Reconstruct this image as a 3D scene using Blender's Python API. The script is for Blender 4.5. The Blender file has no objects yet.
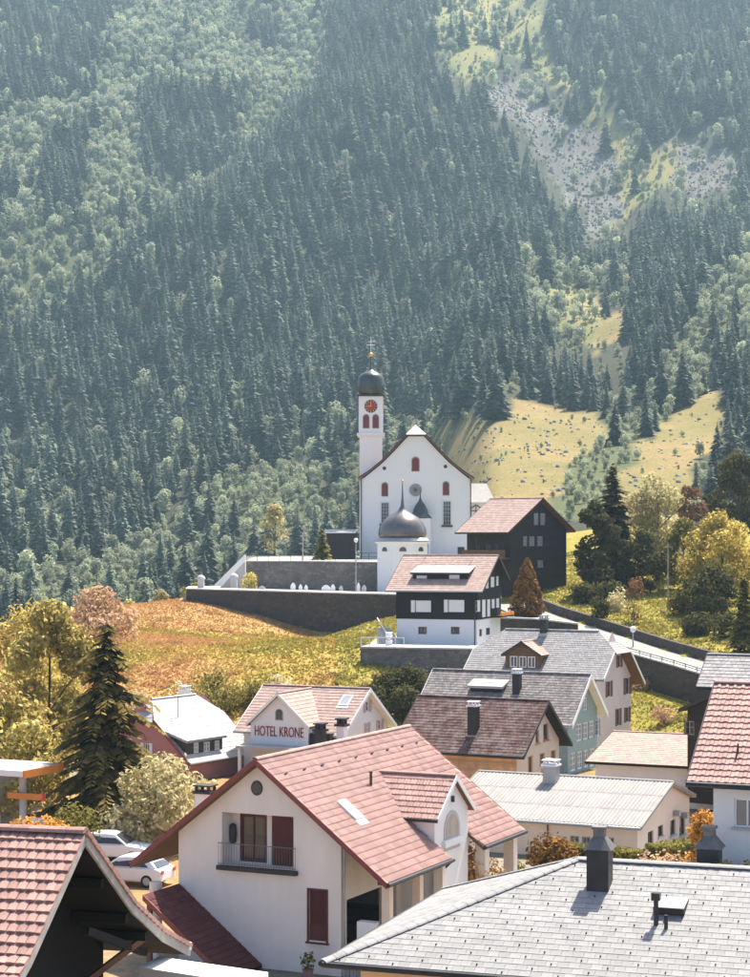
import bpy, math, random
import numpy as np
from mathutils import Vector, Matrix
random.seed(7); rng = np.random.default_rng(7)
SC = bpy.context.scene
COL = SC.collection
F, H0, ZC = 1900.0, 540.0, 20.0          # focal length (px of the 750-wide photo), horizon row, camera height

# ------------------------------------------------------------------ camera, sky, sun, exposure
cam = bpy.data.cameras.new('camera'); camo = bpy.data.objects.new('camera', cam); COL.objects.link(camo)
camo.location = (0, 0, ZC); camo.rotation_euler = (math.pi/2, 0, 0)
cam.sensor_fit = 'VERTICAL'; cam.sensor_height = 36.0
cam.lens = 36.0*F/977.0
cam.shift_y = (H0-488.5)/977.0
cam.clip_start = 1.0; cam.clip_end = 6000
SC.camera = camo
SUN_AZ, SUN_EL = 29.0, 59.0               # degrees to the right of the view direction, degrees above the horizon
w = bpy.data.worlds.new('World'); SC.world = w; w.use_nodes = True
nt = w.node_tree; nt.nodes.clear()
out = nt.nodes.new('ShaderNodeOutputWorld'); bg = nt.nodes.new('ShaderNodeBackground'); sk = nt.nodes.new('ShaderNodeTexSky')
sk.sky_type = 'NISHITA'; sk.sun_disc = False
sk.sun_elevation = math.radians(SUN_EL); sk.sun_rotation = math.radians(SUN_AZ); sk.altitude = 900; sk.air_density = .55; sk.dust_density = 4.0; sk.ozone_density = .5
bg.inputs['Strength'].default_value = 0.15
nt.links.new(sk.outputs[0], bg.inputs['Color']); nt.links.new(bg.outputs[0], out.inputs['Surface'])
sl = bpy.data.lights.new('sun', 'SUN'); so = bpy.data.objects.new('sun', sl); COL.objects.link(so)
sl.energy = 4.9; sl.angle = math.radians(0.5); sl.color = (1.0, 0.93, 0.82)
a, e = math.radians(SUN_AZ), math.radians(SUN_EL)
so.rotation_euler = Vector((math.sin(a)*math.cos(e), math.cos(a)*math.cos(e), math.sin(e))).to_track_quat('Z', 'Y').to_euler()
SC.view_settings.view_transform = 'Standard'; SC.view_settings.look = 'None'
SC.view_settings.exposure = 1.35; SC.view_settings.gamma = 1.0
cy = SC.cycles
cy.max_bounces = 4; cy.diffuse_bounces = 2; cy.glossy_bounces = 2; cy.transmission_bounces = 2; cy.volume_bounces = 0
cy.use_denoising = True; cy.sample_clamp_indirect = 6.0

# ------------------------------------------------------------------ helpers
def P(px, py, Y):
    return Vector(((px-375)/F*Y, Y, ZC+(H0-py)/F*Y))
def G(px, Y, z):                           # a point at column px, depth Y and height z below/above the camera
    return Vector(((px-375)/F*Y, Y, ZC+z))
def tag(o, label=None, cat=None, group=None, kind=None):
    if label: o['label'] = label
    if cat: o['category'] = cat
    if group: o['group'] = group
    if kind: o['kind'] = kind
    return o
def empty(name, loc=(0,0,0), rz=0.0, label=None, cat=None, group=None):
    o = bpy.data.objects.new(name, None); COL.objects.link(o)
    o.location = loc; o.rotation_euler = (0,0,rz); o.empty_display_size = .3
    return tag(o, label, cat, group)
def link(name, me, parent=None, loc=None, rz=None):
    o = bpy.data.objects.new(name, me); COL.objects.link(o)
    if parent: o.parent = parent
    if loc is not None: o.location = loc
    if rz is not None: o.rotation_euler = (0,0,rz)
    return o
class MB:
    def __init__(s): s.v = []; s.f = []; s.m = []; s.t = []
    def poly(s, pts, mi=0, tint=.5):
        n = len(s.v); s.v += [tuple(p) for p in pts]; s.f.append(list(range(n, n+len(pts)))); s.m.append(mi); s.t.append(tint)
    def raw(s, vs, fs, mi=0, tint=.5):
        n = len(s.v); s.v += [tuple(p) for p in vs]
        for f in fs: s.f.append([n+i for i in f]); s.m.append(mi); s.t.append(tint)
        return s
    def hexa(s, c, mi=0, tint=.5):         # eight corners: bottom 0-3, top 4-7
        return s.raw(c, [(3,2,1,0),(4,5,6,7),(0,1,5,4),(1,2,6,5),(2,3,7,6),(3,0,4,7)], mi, tint)
    def box(s, x0, x1, y0, y1, z0, z1, mi=0, tint=.5):
        return s.hexa([(x0,y0,z0),(x1,y0,z0),(x1,y1,z0),(x0,y1,z0),(x0,y0,z1),(x1,y0,z1),(x1,y1,z1),(x0,y1,z1)], mi, tint)
    def bar(s, p, q, wd, ht, mi=0, up=(0,0,1)):   # rectangular bar from p to q
        p = Vector(p); q = Vector(q); d = (q-p).normalized(); sd = d.cross(Vector(up))
        if sd.length < 1e-4: sd = Vector((1,0,0))
        sd.normalize(); u = sd.cross(d).normalized(); a = sd*wd/2; b = u*ht/2
        return s.hexa([p-a-b, p+a-b, q+a-b, q-a-b, p-a+b, p+a+b, q+a+b, q-a+b], mi)
    def prism(s, poly, z0, z1, mi=0, fr=None):    # polygon (a,b) extruded along c; fr maps (a,b,c) to xyz
        fr = fr or (lambda a,b,c: (a,b,c)); n = len(poly)
        vs = [fr(p[0],p[1],z0) for p in poly]+[fr(p[0],p[1],z1) for p in poly]
        return s.raw(vs, [tuple(range(n-1,-1,-1)), tuple(range(n,2*n))]+[(i,(i+1)%n,n+(i+1)%n,n+i) for i in range(n)], mi)
    def lathe(s, prof, n=12, c=(0,0,0), mi=0, rot=0.0, cap=True):
        vs = []; fs = []
        for r, z in prof:
            for k in range(n):
                an = rot+2*math.pi*k/n; vs.append((c[0]+r*math.cos(an), c[1]+r*math.sin(an), c[2]+z))
        for i in range(len(prof)-1):
            for k in range(n):
                k2 = (k+1)%n; fs.append((i*n+k, i*n+k2, (i+1)*n+k2, (i+1)*n+k))
        if cap: fs.append(tuple(range(n-1,-1,-1))); fs.append(tuple((len(prof)-1)*n+k for k in range(n)))
        return s.raw(vs, fs, mi)
    def tube(s, pts, rad, n=6, mi=0):
        pts = [Vector(p) for p in pts]; vs = []; fs = []
        if not hasattr(rad, '__len__'): rad = [rad]*len(pts)
        for i, p in enumerate(pts):
            d = (pts[min(i+1,len(pts)-1)]-pts[max(i-1,0)]).normalized()
            a = d.cross(Vector((0,0,1)));
            if a.length < 1e-3: a = Vector((1,0,0))
            a.normalize(); b = d.cross(a)
            for k in range(n):
                an = 2*math.pi*k/n; vs.append(p+(a*math.cos(an)+b*math.sin(an))*rad[i])
        for i in range(len(pts)-1):
            for k in range(n):
                k2 = (k+1)%n; fs.append((i*n+k, i*n+k2, (i+1)*n+k2, (i+1)*n+k))
        fs.append(tuple(range(n-1,-1,-1))); fs.append(tuple((len(pts)-1)*n+k for k in range(n)))
        return s.raw(vs, fs, mi)
    def mesh(s, name, mats, smooth=False):
        me = bpy.data.meshes.new(name); me.from_pydata(s.v, [], s.f)
        for m in (mats if isinstance(mats, (list,tuple)) else [mats]): me.materials.append(m)
        me.polygons.foreach_set('material_index', s.m)
        at = me.attributes.new('tint', 'FLOAT', 'FACE'); at.data.foreach_set('value', s.t)
        if smooth: me.polygons.foreach_set('use_smooth', [True]*len(s.f))
        me.update(); return me
    def build(s, name, mats, parent=None, smooth=False, loc=None, rz=None):
        return link(name, s.mesh(name, mats, smooth), parent, loc, rz)
def npmesh(name, V, Q, mats, tint=None, mi=None, smooth=False):     # V (n,3), Q (m,k) all faces with k corners
    me = bpy.data.meshes.new(name); k = Q.shape[1]
    me.vertices.add(len(V)); me.vertices.foreach_set('co', V.astype('f4').ravel())
    me.loops.add(Q.size); me.loops.foreach_set('vertex_index', Q.astype('i4').ravel())
    me.polygons.add(len(Q)); me.polygons.foreach_set('loop_start', np.arange(0, Q.size, k, dtype='i4'))
    for m in mats: me.materials.append(m)
    if mi is not None: me.polygons.foreach_set('material_index', mi.astype('i4'))
    if smooth: me.polygons.foreach_set('use_smooth', np.ones(len(Q), bool))
    if tint is not None:
        at = me.attributes.new('tint', 'FLOAT', 'FACE'); at.data.foreach_set('value', tint.astype('f4'))
    me.update(calc_edges=True); return me

# ------------------------------------------------------------------ materials
MATS = {}
def nodes(name):
    m = bpy.data.materials.new(name); m.use_nodes = True; t = m.node_tree; t.nodes.clear()
    o = t.nodes.new('ShaderNodeOutputMaterial'); return m, t, o
def N(t, kind, **kw):
    n = t.nodes.new(kind)
    for k, v in kw.items():
        if k in n.inputs: n.inputs[k].default_value = v
        else: setattr(n, k, v)
    return n
def mix(t, fac, A, B, mode='MIX'):
    n = t.nodes.new('ShaderNodeMix'); n.data_type = 'RGBA'; n.blend_type = mode
    for i, v in ((0, fac), (6, A), (7, B)):
        if hasattr(v, 'is_linked') or hasattr(v, 'links'): t.links.new(v, n.inputs[i])
        elif isinstance(v, tuple): n.inputs[i].default_value = (v[0], v[1], v[2], 1)
        else: n.inputs[i].default_value = v
    return n.outputs[2]
def ramp(t, src, lo, hi):
    n = t.nodes.new('ShaderNodeMapRange'); n.inputs['From Min'].default_value = lo; n.inputs['From Max'].default_value = hi
    t.links.new(src, n.inputs['Value']); return n.outputs[0]
def M(name, col, rough=.85, var=.12, scale=1.5, dirt=.0, dirtcol=(.1,.09,.08), bump=.0, bscale=30., metal=0., tint=.0, tcol=None, spec=.3, stretch=(1,1,1), dscale=.6):
    if name in MATS: return MATS[name]
    m, t, o = nodes(name); L = t.links.new
    tc = N(t, 'ShaderNodeTexCoord'); mp = N(t, 'ShaderNodeMapping'); mp.inputs['Scale'].default_value = stretch
    L(tc.outputs['Object'], mp.inputs['Vector'])
    n1 = N(t, 'ShaderNodeTexNoise', Scale=scale, Detail=6.0, Roughness=.65); L(mp.outputs[0], n1.inputs['Vector'])
    c = mix(t, ramp(t, n1.outputs[0], .3, .7), tuple(x*(1-var) for x in col), tuple(min(1, x*(1+var)) for x in col))
    if tint:
        at = N(t, 'ShaderNodeAttribute', attribute_name='tint')
        tc2 = tcol or tuple(x*(1-tint) for x in col)
        c = mix(t, ramp(t, at.outputs['Fac'], 1.0, 0.0), c, tc2) if tcol else mix(t, ramp(t, at.outputs['Fac'], 0, 1), mix(t, 1.0, c, (1-tint,)*3, 'MULTIPLY'), mix(t, 1.0, c, (1+tint,)*3, 'MULTIPLY'))
    if dirt:
        n2 = N(t, 'ShaderNodeTexNoise', Scale=dscale, Detail=8.0, Roughness=.7); L(mp.outputs[0], n2.inputs['Vector'])
        r = ramp(t, n2.outputs[0], .45, .75); mu = N(t, 'ShaderNodeMath', operation='MULTIPLY'); mu.inputs[1].default_value = dirt; L(r, mu.inputs[0])
        c = mix(t, mu.outputs[0], c, dirtcol)
    b = N(t, 'ShaderNodeBsdfPrincipled', Roughness=rough, Metallic=metal); b.inputs['Specular IOR Level'].default_value = spec
    L(c, b.inputs['Base Color'])
    if bump:
        n3 = N(t, 'ShaderNodeTexNoise', Scale=bscale, Detail=4.0); L(mp.outputs[0], n3.inputs['Vector'])
        bp = N(t, 'ShaderNodeBump', Strength=bump, Distance=.03); L(n3.outputs[0], bp.inputs['Height']); L(bp.outputs[0], b.inputs['Normal'])
    L(b.outputs[0], o.inputs['Surface']); MATS[name] = m; return m
def M_leaf(name, dark, light, transl=.3, rnd=.35):
    if name in MATS: return MATS[name]
    m, t, o = nodes(name); L = t.links.new
    at = N(t, 'ShaderNodeAttribute', attribute_name='tint'); oi = N(t, 'ShaderNodeObjectInfo')
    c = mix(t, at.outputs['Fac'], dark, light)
    c = mix(t, ramp(t, oi.outputs['Random'], 0, 1), mix(t, 1.0, c, (1-rnd,)*3, 'MULTIPLY'), mix(t, 1.0, c, (1+rnd,1+rnd,1+rnd*.6), 'MULTIPLY'))
    d = N(t, 'ShaderNodeBsdfPrincipled', Roughness=.8); d.inputs['Specular IOR Level'].default_value = .06; L(c, d.inputs['Base Color'])
    tr = N(t, 'ShaderNodeBsdfTranslucent'); L(c, tr.inputs['Color'])
    mx = N(t, 'ShaderNodeMixShader'); mx.inputs[0].default_value = transl
    L(d.outputs[0], mx.inputs[1]); L(tr.outputs[0], mx.inputs[2]); L(mx.outputs[0], o.inputs['Surface']); MATS[name] = m; return m
def M_stone(name, col, mortar, size=2.2, rough=.95, bump=.6):
    if name in MATS: return MATS[name]
    m, t, o = nodes(name); L = t.links.new
    tc = N(t, 'ShaderNodeTexCoord'); mp = N(t, 'ShaderNodeMapping'); mp.inputs['Scale'].default_value = (1,1,1.7); L(tc.outputs['Object'], mp.inputs['Vector'])
    ns = N(t, 'ShaderNodeTexNoise', Scale=3.0, Detail=3.0); L(mp.outputs[0], ns.inputs['Vector'])
    ad = mix(t, .12, mp.outputs[0], ns.outputs['Color'])
    vo = N(t, 'ShaderNodeTexVoronoi', Scale=size); L(ad, vo.inputs['Vector'])
    ve = N(t, 'ShaderNodeTexVoronoi', Scale=size, feature='DISTANCE_TO_EDGE'); L(ad, ve.inputs['Vector'])
    sep = N(t, 'ShaderNodeSeparateColor'); L(vo.outputs['Color'], sep.inputs[0])
    c = mix(t, sep.outputs[0], tuple(x*.6 for x in col), tuple(min(1,x*1.35) for x in col))
    n2 = N(t, 'ShaderNodeTexNoise', Scale=.5, Detail=8.0); L(tc.outputs['Object'], n2.inputs['Vector'])
    c = mix(t, ramp(t, n2.outputs[0], .35, .75), c, tuple(x*.75 for x in col))
    c = mix(t, ramp(t, ve.outputs['Distance'], .06, .0), c, mortar)
    b = N(t, 'ShaderNodeBsdfPrincipled', Roughness=rough); L(c, b.inputs['Base Color'])
    bp = N(t, 'ShaderNodeBump', Strength=bump, Distance=.06); L(ramp(t, ve.outputs['Distance'], 0, .12), bp.inputs['Height']); L(bp.outputs[0], b.inputs['Normal'])
    L(b.outputs[0], o.inputs['Surface']); MATS[name] = m; return m
def M_plank(name, col, pitch=.18, axis='Z'):
    if name in MATS: return MATS[name]
    m, t, o = nodes(name); L = t.links.new
    tc = N(t, 'ShaderNodeTexCoord'); sp = N(t, 'ShaderNodeSeparateXYZ'); L(tc.outputs['Object'], sp.inputs[0])
    src = sp.outputs[axis]
    dv = N(t, 'ShaderNodeMath', operation='DIVIDE'); dv.inputs[1].default_value = pitch; L(src, dv.inputs[0])
    fl = N(t, 'ShaderNodeMath', operation='FLOOR'); L(dv.outputs[0], fl.inputs[0])
    fr = N(t, 'ShaderNodeMath', operation='FRACT'); L(dv.outputs[0], fr.inputs[0])
    wn = N(t, 'ShaderNodeTexWhiteNoise', noise_dimensions='1D'); L(fl.outputs[0], wn.inputs['W'])
    n1 = N(t, 'ShaderNodeTexNoise', Scale=2.0, Detail=6.0); L(tc.outputs['Object'], n1.inputs['Vector'])
    c = mix(t, wn.outputs['Value'], tuple(x*.75 for x in col), tuple(x*1.3 for x in col))
    c = mix(t, ramp(t, n1.outputs[0], .3, .8), c, tuple(x*.6 for x in col))
    b = N(t, 'ShaderNodeBsdfPrincipled', Roughness=.85); L(c, b.inputs['Base Color'])
    bp = N(t, 'ShaderNodeBump', Strength=.5, Distance=.02); L(ramp(t, fr.outputs[0], 0, .15), bp.inputs['Height']); L(bp.outputs[0], b.inputs['Normal'])
    L(b.outputs[0], o.inputs['Surface']); MATS[name] = m; return m

cream   = M('cream_render', (.80,.72,.63), .9, .07, .8, .35, (.60,.51,.42), .25, 40, stretch=(1,1,.3))
white   = M('white_render', (.82,.80,.77), .9, .06, .6, .35, (.62,.59,.56), .2, 30, stretch=(1,1,.35))
offwht  = M('off_white_render', (.80,.76,.70), .9, .05, .8, .2, (.55,.52,.48), .2, 30)
orangew = M('ochre_render', (.78,.55,.34), .9, .07, .8, .15, (.6,.42,.28), .2, 30)
peach   = M('peach_render', (.78,.62,.48), .9, .06, .8, .15, (.6,.45,.35), .2, 30)
pinkw   = M('pink_render', (.66,.55,.53), .9, .06, .8, .15, (.5,.4,.4), .2, 30)
tealw   = M('teal_shingle', (.26,.34,.35), .85, .1, 2, .1, (.2,.26,.26), .3, 25, stretch=(1,1,3))
redw    = M('red_render', (.44,.20,.19), .9, .1, .8, .15, (.35,.14,.13), .2, 30)
tile_red = M('red_tile', (.385,.235,.20), .75, .14, 3, .3, (.30,.17,.145), .3, 40, tint=.16)
tile_old = M('old_red_tile', (.35,.205,.17), .8, .2, 4, .35, (.22,.12,.10), .4, 40, tint=.22)
tile_pink = M('weathered_pink_tile', (.37,.265,.225), .85, .14, 2.5, .3, (.29,.19,.165), .3, 30, tint=.14)
tile_brown = M('mossy_brown_tile', (.095,.05,.041), .9, .35, 2.2, .75, (.30,.25,.23), .4, 30, tint=.35, dscale=1.4)
tile_grey = M('grey_slate', (.30,.285,.275), .8, .12, 2.5, .25, (.26,.24,.23), .3, 30, tint=.18)
tile_grey2 = M('weathered_grey_slate', (.24,.215,.20), .85, .25, 2.5, .6, (.13,.10,.09), .3, 30, tint=.32, dscale=1.3)
tile_fore = M('pale_slate', (.245,.24,.235), .75, .16, 3, .5, (.34,.335,.33), .35, 40, tint=.11, dscale=.8)
tile_dkred = M('dark_red_tile', (.12,.04,.035), .8, .15, 3, .2, (.08,.03,.03), .3, 30, tint=.15)
eternit = M('fibre_cement', (.30,.285,.265), .85, .12, 2, .3, (.38,.36,.34), .2, 30, tint=.08)
pale_sheet = M('pale_sheet_roof', (.38,.37,.36), .6, .08, 1.5, .2, (.5,.5,.5), .1, 20, tint=.05)
wood_dk = M('dark_wood', (.022,.017,.015), .9, .3, 3, .2, (.06,.045,.035), .3, 20, stretch=(1,1,6))
wood_shade = M('shaded_dark_wood', (.009,.008,.0075), .9, .3, 3, stretch=(1,1,6))  # near-black copy of the dark wood: the barn gable's shade put into the colour
wood_md = M('brown_wood', (.16,.085,.05), .85, .25, 3, .2, (.09,.05,.03), .3, 20)
wood_red = M('red_wood', (.11,.026,.024), .6, .15, 2)
wood_gr = M('grey_wood', (.36,.33,.30), .9, .2, 4)
wood_wh = M('white_wood', (.8,.79,.77), .7, .05, 2)
trim_red = M('red_trim', (.22,.065,.055), .7, .15, 3)
trim_dk = M('dark_trim', (.05,.04,.038), .7, .2, 3)
metal_dk = M('dark_sheet_metal', (.045,.045,.048), .45, .2, 3, metal=.6)
metal_gr = M('grey_metal', (.35,.36,.37), .45, .1, 3, metal=.5)
metal_wh = M('white_metal', (.78,.78,.78), .5, .04, 3)
hood_m = M('weathered_sheet_metal', (.16,.155,.15), .5, .3, 4, .3, (.08,.075,.07), metal=.4)
rail_m = M('rail_metal', (.16,.15,.145), .6, .1, 3)
copper  = M('dark_dome_metal', (.075,.075,.075), .32, .35, 1.2, .5, (.10,.16,.14), metal=.55, dscale=1.0, stretch=(1,1,.25))
dome_br = M('brown_dome_metal', (.16,.14,.135), .3, .25, 1.0, .3, (.10,.09,.085), metal=.6)
gold    = M('gilding', (.75,.42,.16), .35, .1, 3, metal=.9)
clockred = M('clock_red', (.42,.03,.025), .6, .1, 3)
winered = M('church_window_red', (.17,.03,.03), .5, .2, 3)
glass   = M('window_glass', (.045,.05,.055), .08, .3, .7, spec=.7)
glass_lt = M('window_glass_curtained', (.30,.31,.32), .12, .2, 2, spec=.7)
shut_br = M('brown_shutter', (.17,.095,.075), .8, .15, 3)
shut_or = M('ochre_shutter', (.60,.33,.15), .8, .15, 3)
shut_pk = M('salmon_shutter', (.62,.42,.34), .8, .1, 3)
shut_wh = M('white_shutter', (.75,.75,.74), .7, .05, 3)
stone_dk = M_stone('dark_wall_stone', (.080,.060,.050), (.045,.036,.031), 2.0)
stone_md = M_stone('wall_stone', (.20,.17,.15), (.13,.115,.10), 1.8)
concrete = M('concrete', (.50,.48,.46), .9, .1, 1.2, .25, (.35,.33,.31), .2, 25)
asphalt = M('road_surface', (.25,.24,.225), .9, .1, .8, .2, (.28,.27,.26))
letter  = M('sign_red', (.33,.03,.035), .7, .08, 3)
orange_p = M('orange_fascia', (.70,.24,.05), .5, .05, 2)
red_p = M('red_panel', (.7,.08,.05), .5, .05, 2)
car_white = M('white_car_paint', (.75,.77,.8), .2, .02, 2, spec=.6)
car_blue = M('dark_car_paint', (.12,.14,.17), .2, .02, 2, spec=.6)
rubber = M('tyre_rubber', (.02,.02,.02), .9, .1, 3)
bark = M('bark', (.09,.065,.05), .95, .3, 6, bump=.6, bscale=20)
ochre_plank = M_plank('orange_planks', (.70,.42,.22), .2, 'Z')
dark_plank = M_plank('dark_planks', (.032,.021,.018), .2, 'Z')

# ------------------------------------------------------------------ noise and terrain
def _h(ix, iy, s):
    n = (ix.astype(np.int64)*374761393 + iy.astype(np.int64)*668265263 + s*982451653) & 0x7fffffff
    n = ((n ^ (n >> 13))*1274126177) & 0x7fffffff
    return ((n ^ (n >> 16)) & 0xffff)/65535.0
def vnoise(x, y, s=0):
    ix = np.floor(x); iy = np.floor(y); fx = x-ix; fy = y-iy
    fx = fx*fx*(3-2*fx); fy = fy*fy*(3-2*fy)
    a = _h(ix,iy,s); b = _h(ix+1,iy,s); c = _h(ix,iy+1,s); d = _h(ix+1,iy+1,s)
    return (a*(1-fx)+b*fx)*(1-fy)+(c*(1-fx)+d*fx)*fy
def fbm(x, y, s=0, o=4):
    r = 0; a = .5; n = 0
    for i in range(o): r = r+a*vnoise(x*2**i, y*2**i, s+i*17); n += a; a *= .5
    return r/n
def sstep(x, a, b):
    t = np.clip((x-a)/(b-a), 0, 1); return t*t*(3-2*t)
CTRL = [(-100,150,-17),(50,150,-17),(150,150,-16),(250,150,-16),(350,150,-17),(450,150,-17),(550,150,-17),(650,152,-16.6),(800,140,-15),
 (0,160,-15.5),(150,162,-13.3),(250,162,-13),(340,160,-13.5),(400,163,-13.4),(480,165,-13.2),
 (-100,215,-14),(0,215,-12),(60,215,-11.2),(130,222,-9.6),(190,238,-8),(190,200,-10.2),(260,200,-11),(320,200,-12),
 (210,236,-8.9),(260,233,-10.2),(320,228,-11.7),(338,222,-11.6),(335,205,-12.4),(368,205,-9.9),(400,205,-9.2),(365,218,-9.3),(400,218,-8.8),
 (420,172,-10.2),(480,175,-9.9),(500,190,-8),
 (540,215,-5.5),(600,205,-6.9),(600,240,-3.5),(680,190,-8.2),(680,225,-4.5),(760,170,-10.2),(760,220,-4.5),(850,200,-7),
 (510,200,-7.2),(600,186,-9.4),(645,176,-10.2),(700,168,-11.2),(760,160,-12.3),
 (600,172,-13),(650,166,-13.4),(650,158,-16),(700,158,-14),(560,165,-14.5),
 (-100,300,-20),(100,300,-18),(200,300,-8),(300,330,-4),(420,330,-3),(500,300,-1),(600,300,2),(700,300,2),(850,300,1)]
_c = np.array([((p-375)/F*y, y, z) for p, y, z in CTRL])
def _U(r2): return np.where(r2 > 1e-9, r2*np.log(r2+1e-12), 0)
_n = len(_c); _K = _U(((_c[:,None,:2]-_c[None,:,:2])**2).sum(-1)) + np.eye(_n)*40.0
_Pm = np.c_[np.ones(_n), _c[:,:2]]
_A = np.block([[_K, _Pm], [_Pm.T, np.zeros((3,3))]])
_w = np.linalg.solve(_A, np.r_[_c[:,2], 0, 0, 0])
def tps(x, y):
    sh = x.shape; q = np.c_[x.ravel(), y.ravel()]; r = np.zeros(len(q))
    for i in range(0, len(q), 20000):
        qq = q[i:i+20000]; d2 = ((qq[:,None,:]-_c[None,:,:2])**2).sum(-1)
        r[i:i+20000] = _U(d2)@_w[:_n] + _w[_n] + qq@_w[_n+1:]
    return r.reshape(sh)
ROAD = np.array([(508,204,-6.9),(540,196,-7.9),(600,186,-9.4),(645,176,-10.3),(700,168,-11.2),(770,160,-12.5),(860,152,-14)], float)
ROADW = np.c_[(ROAD[:,0]-375)/F*ROAD[:,1], ROAD[:,1], ROAD[:,2]]
def road_dist(x, y):
    best = np.full(x.shape, 1e9); zz = np.zeros(x.shape); sd = np.zeros(x.shape)
    for i in range(len(ROADW)-1):
        a = ROADW[i]; b = ROADW[i+1]; d = b[:2]-a[:2]; L2 = d@d
        t = np.clip(((x-a[0])*d[0]+(y-a[1])*d[1])/L2, 0, 1)
        dd = np.hypot(x-a[0]-t*d[0], y-a[1]-t*d[1]); k = dd < best
        best = np.where(k, dd, best); zz = np.where(k, a[2]+t*(b[2]-a[2]), zz); sd = np.where(k, -(x-a[0])*d[1]+(y-a[1])*d[0], sd)
    return best, zz, sd     # sd > 0 on the uphill side
def inpoly(px, py, poly):
    r = np.zeros(px.shape, bool); n = len(poly); j = n-1
    for i in range(n):
        xi, yi = poly[i]; xj, yj = poly[j]
        c = ((yi > py) != (yj > py)) & (px < (xj-xi)*(py-yi)/((yj-yi) if yj != yi else 1e-9)+xi); r ^= c; j = i
    return r
def xy(px, Y): return ((px-375)/F*Y, Y)
CEM = [xy(187,244.6), xy(215,243), xy(260,239.5), xy(300,236), xy(350,231.5), xy(405,226.5), xy(470,228), xy(470,262), xy(245,262), xy(214,262), xy(192,262)]
PLAT = [xy(247,261), xy(378,261), xy(378,268), xy(500,268), xy(500,335), xy(246,335)]
TERR = [xy(362,172.2), xy(470,169.6), xy(520,176), xy(500,190), xy(440,190), xy(380,184)]
def mountain(x, y):
    px = 375+F*x/np.maximum(y, 30)
    l = np.interp(y, [250,330,450,600,900,1290,1500,2100], [-16,-24,-20,-3,90,299,426,800])
    r = np.interp(y, [250,330,400,600,850,1120,1290,1500,2100], [-2,3,9,44,107,206,299,426,800])
    t = sstep(px, 395, 500); z = l*(1-t)+r*t
    k = sstep(y, 420, 800)
    z = z + k*((fbm(x/170+3, y/260+9, 5)-.5)*70 + (fbm(x/45, y/60, 8)-.5)*16)
    # the gully behind the dark spur, upper left
    g = np.interp(y, [600,900,1100,1300,1500,1900], [-330,-190,-120,-65,-45,-30])
    z = z - k*26*np.exp(-((x-g)/38)**2)
    # avalanche track at the right
    g2 = np.interp(y, [700,900,1100,1300,1600], [60,110,130,125,95])
    z = z - k*15*np.exp(-((x-g2)/45)**2)
    return z
def zt(x, y):
    x = np.asarray(x, float); y = np.asarray(y, float)
    hill = tps(x, np.clip(y, 120, 330))
    z = np.where(y < 140, -17, 0)*1.0
    k = sstep(y, 138, 154); near = -17*(1-k) + k*hill
    near = near + (fbm(x/7, y/7, 3)-.5)*.5*k
    lim = sstep(np.abs(x), 60, 110); near = near*(1-lim) + lim*np.where(y < 150, -17, -17)
    m = sstep(y, 285, 400)
    z = near*(1-m) + mountain(x, y)*m
    z = np.where(inpoly(x, y, CEM), -6.95, z)
    z = np.where(inpoly(x, y, PLAT), -2.8, z)
    z = np.where(inpoly(x, y, TERR), -9.75, z)
    d, rz, sd = road_dist(x, y)
    z = np.where((sd < 0) & (d < 7.5) & (x > 20.5), np.minimum(z, rz-2.6), z)
    z = np.where(d < np.where((sd > 0) | (x < 20.5), 2.9, 1.2), rz-.15, z)
    return z
def zt1(x, y): return float(zt(np.array([x]), np.array([y]))[0])

# zones of the mountainside, told by where they show in the photograph and laid onto the slope
Z_MIX = [(-200,-300),(330,-300),(330,40),(312,92),(225,188),(130,262),(60,315),(-200,400)]
Z_CON = [[(45,-50),(130,-50),(95,80),(40,110),(-60,130),(-60,40)], [(45,140),(95,130),(88,215),(40,232)], [(140,95),(240,95),(232,165),(180,195),(140,180)], [(350,-200),(420,-200),(430,60),(345,110)], [(-60,180),(15,180),(5,240),(-60,240)]]
Z_PALE = [[(-200,238),(60,232),(128,215),(185,190),(225,190),(130,262),(60,312),(-200,390)]]
Z_SCREE = [[(485,92),(520,80),(560,112),(600,140),(622,165),(608,185),(582,205),(562,215),(556,180),(515,128)], [(688,142),(742,160),(735,190),(690,190),(672,182)], [(585,195),(628,205),(600,235),(578,232)]]
Z_GRASS = [[(480,-60),(560,-60),(545,60),(600,110),(660,150),(690,142),(676,180),(630,185),(600,120),(540,75),(470,20)], [(590,215),(660,165),(700,140),(690,185),(640,200),(612,230),(588,236)], [(545,262),(600,300),(605,345),(575,345),(540,290)], [(430,-60),(480,-60),(500,60),(470,80),(430,40)],[(595,85),(612,80),(604,120),(590,130)]]
Z_MEAD = [[(438,432),(500,418),(520,398),(545,410),(590,418),(612,430),(570,470),(545,520),(440,520)], [(612,520),(622,470),(662,425),(712,385),(722,400),(716,430),(696,470),(690,520)], [(588,330),(625,300),(632,330),(600,350)]]
Z_SHRUB = [[(520,520),(560,462),(600,425),(650,385),(690,320),(760,260),(900,240),(900,340),(740,360),(712,383),(660,425),(622,470),(612,520)], [(520,260),(560,268),(588,330),(570,350),(525,320)], [(340,500),(390,470),(440,440),(520,400),(515,385),(470,420),(360,440)], [(230,480),(300,470),(345,500),(345,560),(215,575),(150,590),(20,640),(0,600),(150,545)]]
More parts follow.
